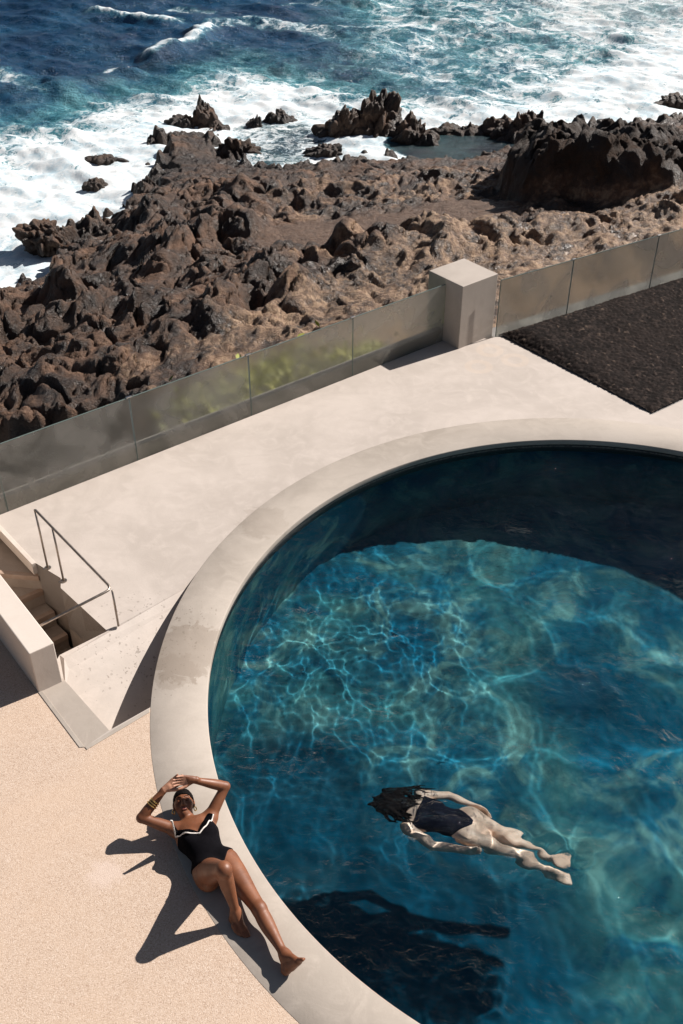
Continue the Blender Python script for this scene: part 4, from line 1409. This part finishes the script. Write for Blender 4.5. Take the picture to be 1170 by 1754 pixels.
# ================= the sunbather lying on the rim
T = P
neck, pel = T(325, 1409, .10), T(367, 1483, .105)
A_ = nrm([*(pel - neck)[:2], 0]); B_ = np.cross(UP, A_)          # B_: towards her left
L_ = np.linalg.norm(pel - neck)
rsh, lsh = T(301, 1421, .10), T(360, 1399, .11)
relb, rwri = T(242, 1401, .195), T(281, 1353, .322)
lelb, lwri = T(386, 1347, .235), T(335, 1337, .368)
rhip, rkne, rank = T(354, 1494, .11), T(383, 1489, .475), T(404, 1563, .085)
lhip, lkne, lank = T(390, 1476, .11), T(444, 1557, .125), T(488, 1637, .082)
Hc = T(314.5, 1376, .135)
fdir = nrm([0.09, -0.44, 0.89])
cr_ = T(312.5, 1356, .13) - T(316.5, 1394, .16)
cdir = nrm(cr_ - fdir * (cr_ @ fdir))
sdir = np.cross(cdir, fdir)
Z_ = UP


def torso(F, part=False):
    tor = lambda s, b=0, z=0: neck + A_ * s * L_ + B_ * b + np.array([0, 0, z - (neck[2] - .105) * 0])
    AX = (B_, A_, Z_)
    F.ell(tor(.34, 0, .0), AX, (.140, .165, .092), .03)
    F.ell(tor(.30, 0, -.01), AX, (.150, .12, .075), .03)
    F.ell(tor(.66, 0, .0), AX, (.112, .15, .082), .05)
    F.ell(tor(.98, 0, .0), AX, (.155, .115, .092), .05)
    for s_ in (-1, 1):
        F.ell(tor(.40, s_ * .066, .062), AX, (.056, .060, .043), .03)
        F.ell(tor(1.12, s_ * .078, -.022), AX, (.082, .095, .080), .03)
    F.cone(rsh + A_ * .02, lsh + A_ * .02, .045, .045, .04)
    F.ell(tor(1.16, 0, .012), AX, (.05, .07, .06), .03)
    limb(F, rhip + (pel - rhip) * 0.1, rkne, (.090, .088, .074, .060, .052), .035)
    limb(F, lhip + (pel - lhip) * 0.1, lkne, (.090, .087, .073, .058, .050), .035)


Fw = Field(np.min([relb, rwri, neck, rkne, lank], 0) - (.14, .22, .2), np.max([lelb, lank + (.22, 0, .1), Hc + (0, .14, 0), rkne], 0) + (.14, .16, .09), 0.0055)
Fw.lo[2] = -0.01
torso(Fw)
# neck, shoulders, arms
Fw.cone(neck - A_ * .005, Hc - cdir * .05 - fdir * .02, .050, .047, .02)
for sh_, el_, wr_ in ((rsh, relb, rwri), (lsh, lelb, lwri)):
    Fw.cone(neck + A_ * .03, sh_ - A_ * 0.005, .045, .042, .03)
    Fw.ell(sh_, (B_, A_, Z_), (.054, .056, .052), .02)
    limb(Fw, sh_, el_, (.046, .044, .041, .037, .0345), .018)
    limb(Fw, el_, wr_, (.0345, .039, .035, .028, .0235), .012)
# calves
for kn_, an_, back in ((rkne, rank, None), (lkne, lank, None)):
    ax_ = nrm(an_ - kn_)
    bk = np.array([0, 0, -1.0]) if kn_ is lkne else nrm(np.cross(np.cross(ax_, nrm(kn_ - rhip)), ax_)) * -1.0
    bk = nrm(bk - ax_ * (bk @ ax_))
    if kn_ is rkne:
        bk = nrm((rhip - rkne) - ax_ * ((rhip - rkne) @ ax_))
    o_ = [bk * q_ for q_ in (0, .012, .014, .006, 0, 0)]
    limb(Fw, kn_, an_, (.048, .054, .050, .040, .032, .029), .02, o_)
    Fw.ell(kn_ - bk * .012, np.eye(3), (.043, .043, .043), .02)
# feet
foot(Fw, rank, T(400, 1574, .032), T(413, 1594, .020), UP, -1)
lh_, lb_ = T(490, 1662, .034), T(512, 1647, .125)
foot(Fw, lank, lh_, lb_, nrm(lank - lh_) * 1.0 + np.array([-.2, .2, .2]), 1)
# hands meet above her forehead: her right palm turned up, her left fingers laid over it
rd = nrm(T(304, 1337, .368) - rwri); hand(Fw, rwri + rd * .012, rd, np.array([0.1, -0.55, 0.8]), 1, 0.16, 1.0, 0.55)
ld = nrm(T(312, 1338, .39) - lwri); hand(Fw, lwri + ld * .012 + UP * 0.012, ld, np.array([0.05, -0.75, 0.4]), -1, 0.20, 1.0, 0.5)
# head and face
ax3 = (sdir, cdir, fdir)
hp = lambda s=0, c=0, f=0: Hc + sdir * s + cdir * c + fdir * f
Fw.ell(hp(0, .012, -.012), ax3, (.070, .090, .090), .02)
Fw.ell(hp(0, -.030, .030), ax3, (.057, .066, .055), .03)
Fw.ell(hp(0, -.080, .050), ax3, (.026, .022, .026), .03)
for s_ in (-1, 1):
    Fw.ell(hp(s_ * .036, -.020, .054), ax3, (.024, .022, .020), .02)     # cheek
    Fw.cone(hp(s_ * .012, .030, .079), hp(s_ * .046, .028, .064), .008, .007, .015)   # brow
    Fw.ell(hp(s_ * .030, .008, .086), ax3, (.018, .012, .013), .012, True)   # socket
    Fw.ell(hp(s_ * .030, .008, .067), ax3, (.0155, .0125, .0115), .005)      # closed lid
    Fw.ell(hp(s_ * .072, -.010, -.010), ax3, (.010, .030, .018), .008)       # ear
    Fw.ell(hp(s_ * .0125, -.030, .088), ax3, (.0085, .008, .009), .008)      # nostril wing
Fw.cone(hp(0, .022, .079), hp(0, -.024, .099), .0075, .0105, .012)
Fw.cone(hp(-.016, -.050, .077), hp(.016, -.050, .077), .011, .011, .012)
Fw.ell(hp(0, -.067, .080), ax3, (.014, .004, .006), .008, True)
fx, fy, fz = Fw.coords()
woman = thing('person', (neck + pel) / 2 * [1, 1, 0], 'woman in black swimsuit lying on the pool rim with both arms above her head', 'person')
body = link('body', surface('body', np.maximum(Fw.f, 0.0035 - fz + 0 * Fw.f), Fw.lo, Fw.h), M_skin, woman, True)
# paler palms and soles: second material slot chosen by where the skin is
me = body.data
me.materials.append(M_palm)
pc = np.empty(len(me.polygons) * 3, np.float32); me.polygons.foreach_get('center', pc); pc = pc.reshape(-1, 3)
pnn = np.empty(len(me.polygons) * 3, np.float32); me.polygons.foreach_get('normal', pnn); pnn = pnn.reshape(-1, 3)
mi = np.zeros(len(pc), np.int32)
dr = np.linalg.norm(pc - (rwri + rd * .09), axis=1)
mi[(dr < .105) & ((pc - rwri) @ rd > .0) & (pnn @ nrm([0.1, -0.55, 0.8]) > 0.15)] = 1
me.polygons.foreach_set('material_index', mi)

# swimsuit
Fs = Field(neck - (.36, .60, .2), neck + (.46, .16, .16), 0.0055)
torso(Fs)
gx_, gy_, gz_ = Fs.coords()
s_c = (gx_ - neck[0]) * A_[0] + (gy_ - neck[1]) * A_[1]; b_c = (gx_ - neck[0]) * B_[0] + (gy_ - neck[1]) * B_[1]
NECKL = lambda b: 0.172 - 1.08 * np.abs(b - .0)
legl = L_ + 0.085 - 1.15 * np.maximum(0, np.abs(b_c) - .035) + 0.6 * np.maximum(0, np.abs(b_c) - .115)
ff = np.maximum(Fs.f - 0.0055, (NECKL(b_c) - s_c) * 0.75)
ff = np.maximum(ff, (s_c - legl) * 0.65)
ff = np.maximum(ff, (np.abs(b_c) - 0.118 - 0.55 * np.maximum(0, s_c - .075)) * 0.8)     # arm holes
ff = np.maximum(ff, 0.002 - gz_)
thigh_r = (gz_ - (.105 + .085)) ; ff = np.maximum(ff, thigh_r - .05)
suit = link('swimsuit', surface('swimsuit', ff + 0 * gz_, Fs.lo, Fs.h), M_suit, woman, True)


def top_z(p):
    zz = np.linspace(.30, .02, 141)
    d = Fs.sample(np.stack([np.full(141, p[0]), np.full(141, p[1]), zz], 1))
    i = np.argmax(d < 0)
    return zz[i]


# ruffled collar with white piping along its outer edge
inner, outer_ = [], []
for i, b in enumerate(np.linspace(-.128, .128, 49)):
    s0 = float(NECKL(b)) + .004
    p0 = neck + A_ * s0 + B_ * b; p0[2] = top_z(p0) + .010
    w_ = .046 * (1 - 0.55 * math.exp(-(b / .03) ** 2))
    dirv = nrm(A_ * 0.8 + B_ * (0.75 * np.sign(b) if abs(b) > .02 else b * 30))
    p1 = p0 + dirv * w_; p1[2] = top_z(p1) + .016 + .005 * math.sin(i * 0.55)
    inner.append(p0); outer_.append(p1)
bm = bmesh.new()
rows = []
for t_ in (0, .33, .66, 1):
    rows.append([bm.verts.new(a + (b - a) * t_ + UP * .008 * math.sin(t_ * math.pi)) for a, b in zip(inner, outer_)])
for r0, r1 in zip(rows, rows[1:]):
    for i in range(48):
        bm.faces.new((r0[i], r0[i + 1], r1[i + 1], r1[i]))
bmesh.ops.solidify(bm, geom=list(bm.faces), thickness=0.004)
ruf = bm_obj('ruffle_collar', bm, M_suit, suit, True)
bm = bmesh.new(); tube(bm, outer_, .0052, 8)
bm_obj('white_piping', bm, M_trim, suit, True)

# hair, brows, lashes, lips, jewellery
Fh = Field(Hc - .16, Hc + .16, 0.005)
Fh.ell(hp(0, .012, -.012), ax3, (.0765, .0975, .0975), .0)
hx, hy, hz = Fh.coords()
cc_ = (hx - Hc[0]) * cdir[0] + (hy - Hc[1]) * cdir[1] + (hz - Hc[2]) * cdir[2]
fc_ = (hx - Hc[0]) * fdir[0] + (hy - Hc[1]) * fdir[1] + (hz - Hc[2]) * fdir[2]
sc_ = (hx - Hc[0]) * sdir[0] + (hy - Hc[1]) * sdir[1] + (hz - Hc[2]) * sdir[2]
full = [np.broadcast_to(q_, Fh.f.shape) for q_ in (hx, hy, hz)]
nzh = pn3(full[0] * 75, full[1] * 75, full[2] * 75, 5) * .0035
hl = np.minimum((0.056 + 6 * sc_ ** 2 * -1.5 - cc_) * 0.8, (fc_ - .012) * 0.9)
hl = np.maximum(hl, (-.055 - cc_) * .8)
fh = np.maximum(Fh.f + nzh, hl)
link('hair', surface('hair', fh, Fh.lo, Fh.h), M_hair, woman, True)
def face_pt(s, c, lift=.001):
    t = np.linspace(.14, .03, 111)
    pts_ = np.stack([hp(s, c, q_) for q_ in t])
    i = np.argmax(Fw.sample(pts_) < 0)
    return pts_[i] + fdir * lift


for s_ in (-1, 1):
    bm = bmesh.new()
    tube(bm, [face_pt(s_ * q_, c_) for q_, c_ in ((.012, .030), (.024, .035), (.036, .034), (.046, .028))], [.0022, .0030, .0026, .0012], 6)
    bm_obj('eyebrow', bm, M_hair, woman, True)
for s_ in (-1, 1):
    bm = bmesh.new()
    tube(bm, [face_pt(s_ * q_, c_, .0005) for q_, c_ in ((.016, .006), (.024, .000), (.033, -.001), (.044, .006))], [.0010, .0016, .0016, .0010], 6)
    bm_obj('eyelash', bm, M_hair, woman, True)
bm = bmesh.new()
tube(bm, [face_pt(q_, c_, -.001) for q_, c_ in ((-.021, -.0515), (-.010, -.046), (0, -.0475), (.010, -.046), (.021, -.0515))], [.002, .0052, .0048, .0052, .002], 8)
tube(bm, [face_pt(q_, c_, -.001) for q_, c_ in ((-.019, -.053), (-.008, -.0575), (0, -.0585), (.008, -.0575), (.019, -.053))], [.002, .0060, .0064, .0060, .002], 8)
bm_obj('lips', bm, M_lip, woman, True)


def ring_mesh(bm, c, ax, R_, r_, seg=28):
    ax = V(ax).normalized(); u_ = ax.orthogonal().normalized(); w_ = ax.cross(u_)
    rings = []
    for i in range(seg):
        a_ = 2 * math.pi * i / seg; rd_ = u_ * math.cos(a_) + w_ * math.sin(a_)
        rings.append([bm.verts.new(V(c) + rd_ * (R_ + r_ * math.cos(b_)) + ax * r_ * math.sin(b_)) for b_ in np.linspace(0, 2 * math.pi, 9)[:-1]])
    for i in range(seg):
        for j in range(8):
            bm.faces.new((rings[i][j], rings[(i + 1) % seg][j], rings[(i + 1) % seg][(j + 1) % 8], rings[i][(j + 1) % 8]))


fa_ = nrm(rwri - relb)
for q_, R_, r_ in ((.46, .0385, .0045), (.53, .0365, .0040), (.60, .0345, .0045)):
    bm = bmesh.new(); ring_mesh(bm, relb + (rwri - relb) * q_, fa_ + np.array([.08, .05, .1]) * (q_ - .5) * 8, R_, r_)
    bm_obj('gold_bracelet', bm, M_gold, woman, True)
for s_ in (-1, 1):
    bm = bmesh.new(); ring_mesh(bm, hp(s_ * .078, -.052, -.004), nrm(sdir * .6 + fdir * .5), .014, .0038)
    bm_obj('gold_earring', bm, M_gold, woman, True)

# ================= the swimmer under the surface
M_pale = m_skin('pale_skin', (0.70, 0.48, 0.36), (0.84, 0.63, 0.50), 0.5)
D0 = -.155
hd = T(664, 1378, -.25); ft = T(950, 1468, -.32)
A2 = nrm([*(ft - hd)[:2], 0]); B2 = np.cross(UP, A2)
sp = lambda s, b=0, z=-.26: np.array([*(hd + A2 * s + B2 * b)[:2], z])
Lf = np.linalg.norm((ft - hd)[:2])
kk_ = Lf / 1.42
AX2 = (B2, A2, UP)
Fm = Field(np.array([*np.minimum(hd, ft)[:2], -.60]) - (.35, .35, 0), np.array([*np.maximum(hd, ft)[:2], -.10]) + (.3, .35, 0), 0.007)


def swim_torso(F):
    F.ell(sp(.34 * kk_, 0, -.255), AX2, (.150, .17, .085), .03)
    F.ell(sp(.27 * kk_, 0, -.250), AX2, (.165, .09, .065), .03)
    F.ell(sp(.50 * kk_, 0, -.260), AX2, (.115, .12, .075), .05)
    F.ell(sp(.66 * kk_, 0, -.262), AX2, (.158, .115, .085), .04)
    for s_ in (-1, 1):
        F.ell(sp(.70 * kk_, s_ * .075, -.235), AX2, (.080, .090, .072), .025)


swim_torso(Fm)
Fm.cone(sp(.20 * kk_, 0, -.26), sp(.06 * kk_, 0, -.27), .05, .048, .02)
Fm.ell(sp(0, 0, -.275), AX2, (.073, .098, .09), .02)
for s_, kz, fzz, spr in ((-1, -.36, -.50, -.075), (1, -.42, -.58, .07)):
    hip_ = sp(.72 * kk_, s_ * .08, -.265); kn_ = sp(1.06 * kk_, s_ * .075 + .01, kz); an_ = sp(1.38 * kk_, s_ * .085 + .01, fzz)
    limb(Fm, hip_, kn_, (.086, .082, .070, .056, .050), .03)
    limb(Fm, kn_, an_, (.049, .054, .048, .037, .030), .02, [UP * q_ for q_ in (0, .012, .012, .004, 0)])
    hl_ = an_ + A2 * .02 + UP * .03; bl_ = an_ + A2 * .13 - UP * .02
    foot(Fm, an_, hl_, bl_, nrm(A2 * .5 - UP), s_)
    sh_ = sp(.235 * kk_, s_ * .165, -.25); el_ = sp(.46 * kk_, s_ * .235, -.285); wr_ = sp(.67 * kk_, s_ * .205, -.275)
    Fm.ell(sh_, AX2, (.055, .06, .052), .025)
    limb(Fm, sh_, el_, (.046, .044, .040, .036), .018); limb(Fm, el_, wr_, (.035, .038, .031, .025), .012)
    hand(Fm, wr_, nrm(A2 - B2 * s_ * .12), B2 * -s_, 1 if s_ > 0 else -1, .15)
swimmer = thing('person', sp(.6, 0, -.3), 'woman swimming underwater in the pool with long dark hair and a dark swimsuit', 'person')
sb = link('body', surface('body', Fm.f, Fm.lo, Fm.h), M_pale, swimmer, True)
F2_ = Field(Fm.lo, Fm.lo + (Fm.n - 1) * Fm.h, .007); swim_torso(F2_)
qx, qy, qz = F2_.coords()
s2 = (qx - hd[0]) * A2[0] + (qy - hd[1]) * A2[1]; b2_ = (qx - hd[0]) * B2[0] + (qy - hd[1]) * B2[1]
f2 = np.maximum(F2_.f - .006, (.27 * kk_ - s2))
f2 = np.maximum(f2, (s2 - (.73 * kk_ - 1.35 * np.maximum(0, np.abs(b2_) - .018))) * .6)
f2 = np.maximum(f2, np.abs(b2_) - .145)
M_navy = plain('navy_swim_fabric', (0.006, 0.008, 0.018), 0.8, Specular_IOR_Level=0.1)
s_o = link('swimsuit', surface('swimsuit', f2 + 0 * qz, F2_.lo, F2_.h), M_navy, swimmer, True)
# long loose hair drifting over the shoulders
F3 = Field(Fm.lo, Fm.lo + (Fm.n - 1) * Fm.h, .007)
F3.ell(sp(-.01, 0, -.262), AX2, (.085, .112, .092), .0)
rs = np.random.RandomState(3)
for i in range(40):
    b0 = rs.uniform(-.11, .10); z0 = -.19 + rs.uniform(-.03, .02)
    L0 = rs.uniform(.14, .36); sw = rs.uniform(-.10, .14)
    p_ = sp(rs.uniform(-.06, .06), b0, z0)
    for j in range(5):
        q_ = p_ + A2 * L0 / 5 + B2 * (sw * .25 + .018 * math.sin(i + j * 1.7)) + UP * (.006 * math.sin(i * 2 + j))
        q_[2] = min(q_[2], -.165)
        F3.cone(p_, q_, .020 - .0032 * j, .0168 - .0032 * j, .010)
        p_ = q_
for i in range(5):
    p_ = sp(-.06, rs.uniform(-.07, .07), -.22)
    F3.cone(p_, p_ - A2 * rs.uniform(.04, .09) + B2 * rs.uniform(-.05, .05), .022, .006, .012)
h_o = link('hair', surface('hair', F3.f, F3.lo, F3.h), M_hair, swimmer, True)
for o in (sb, s_o, h_o):
    o.cycles.is_caustics_receiver = True

swimmer.location.z -= 0.045
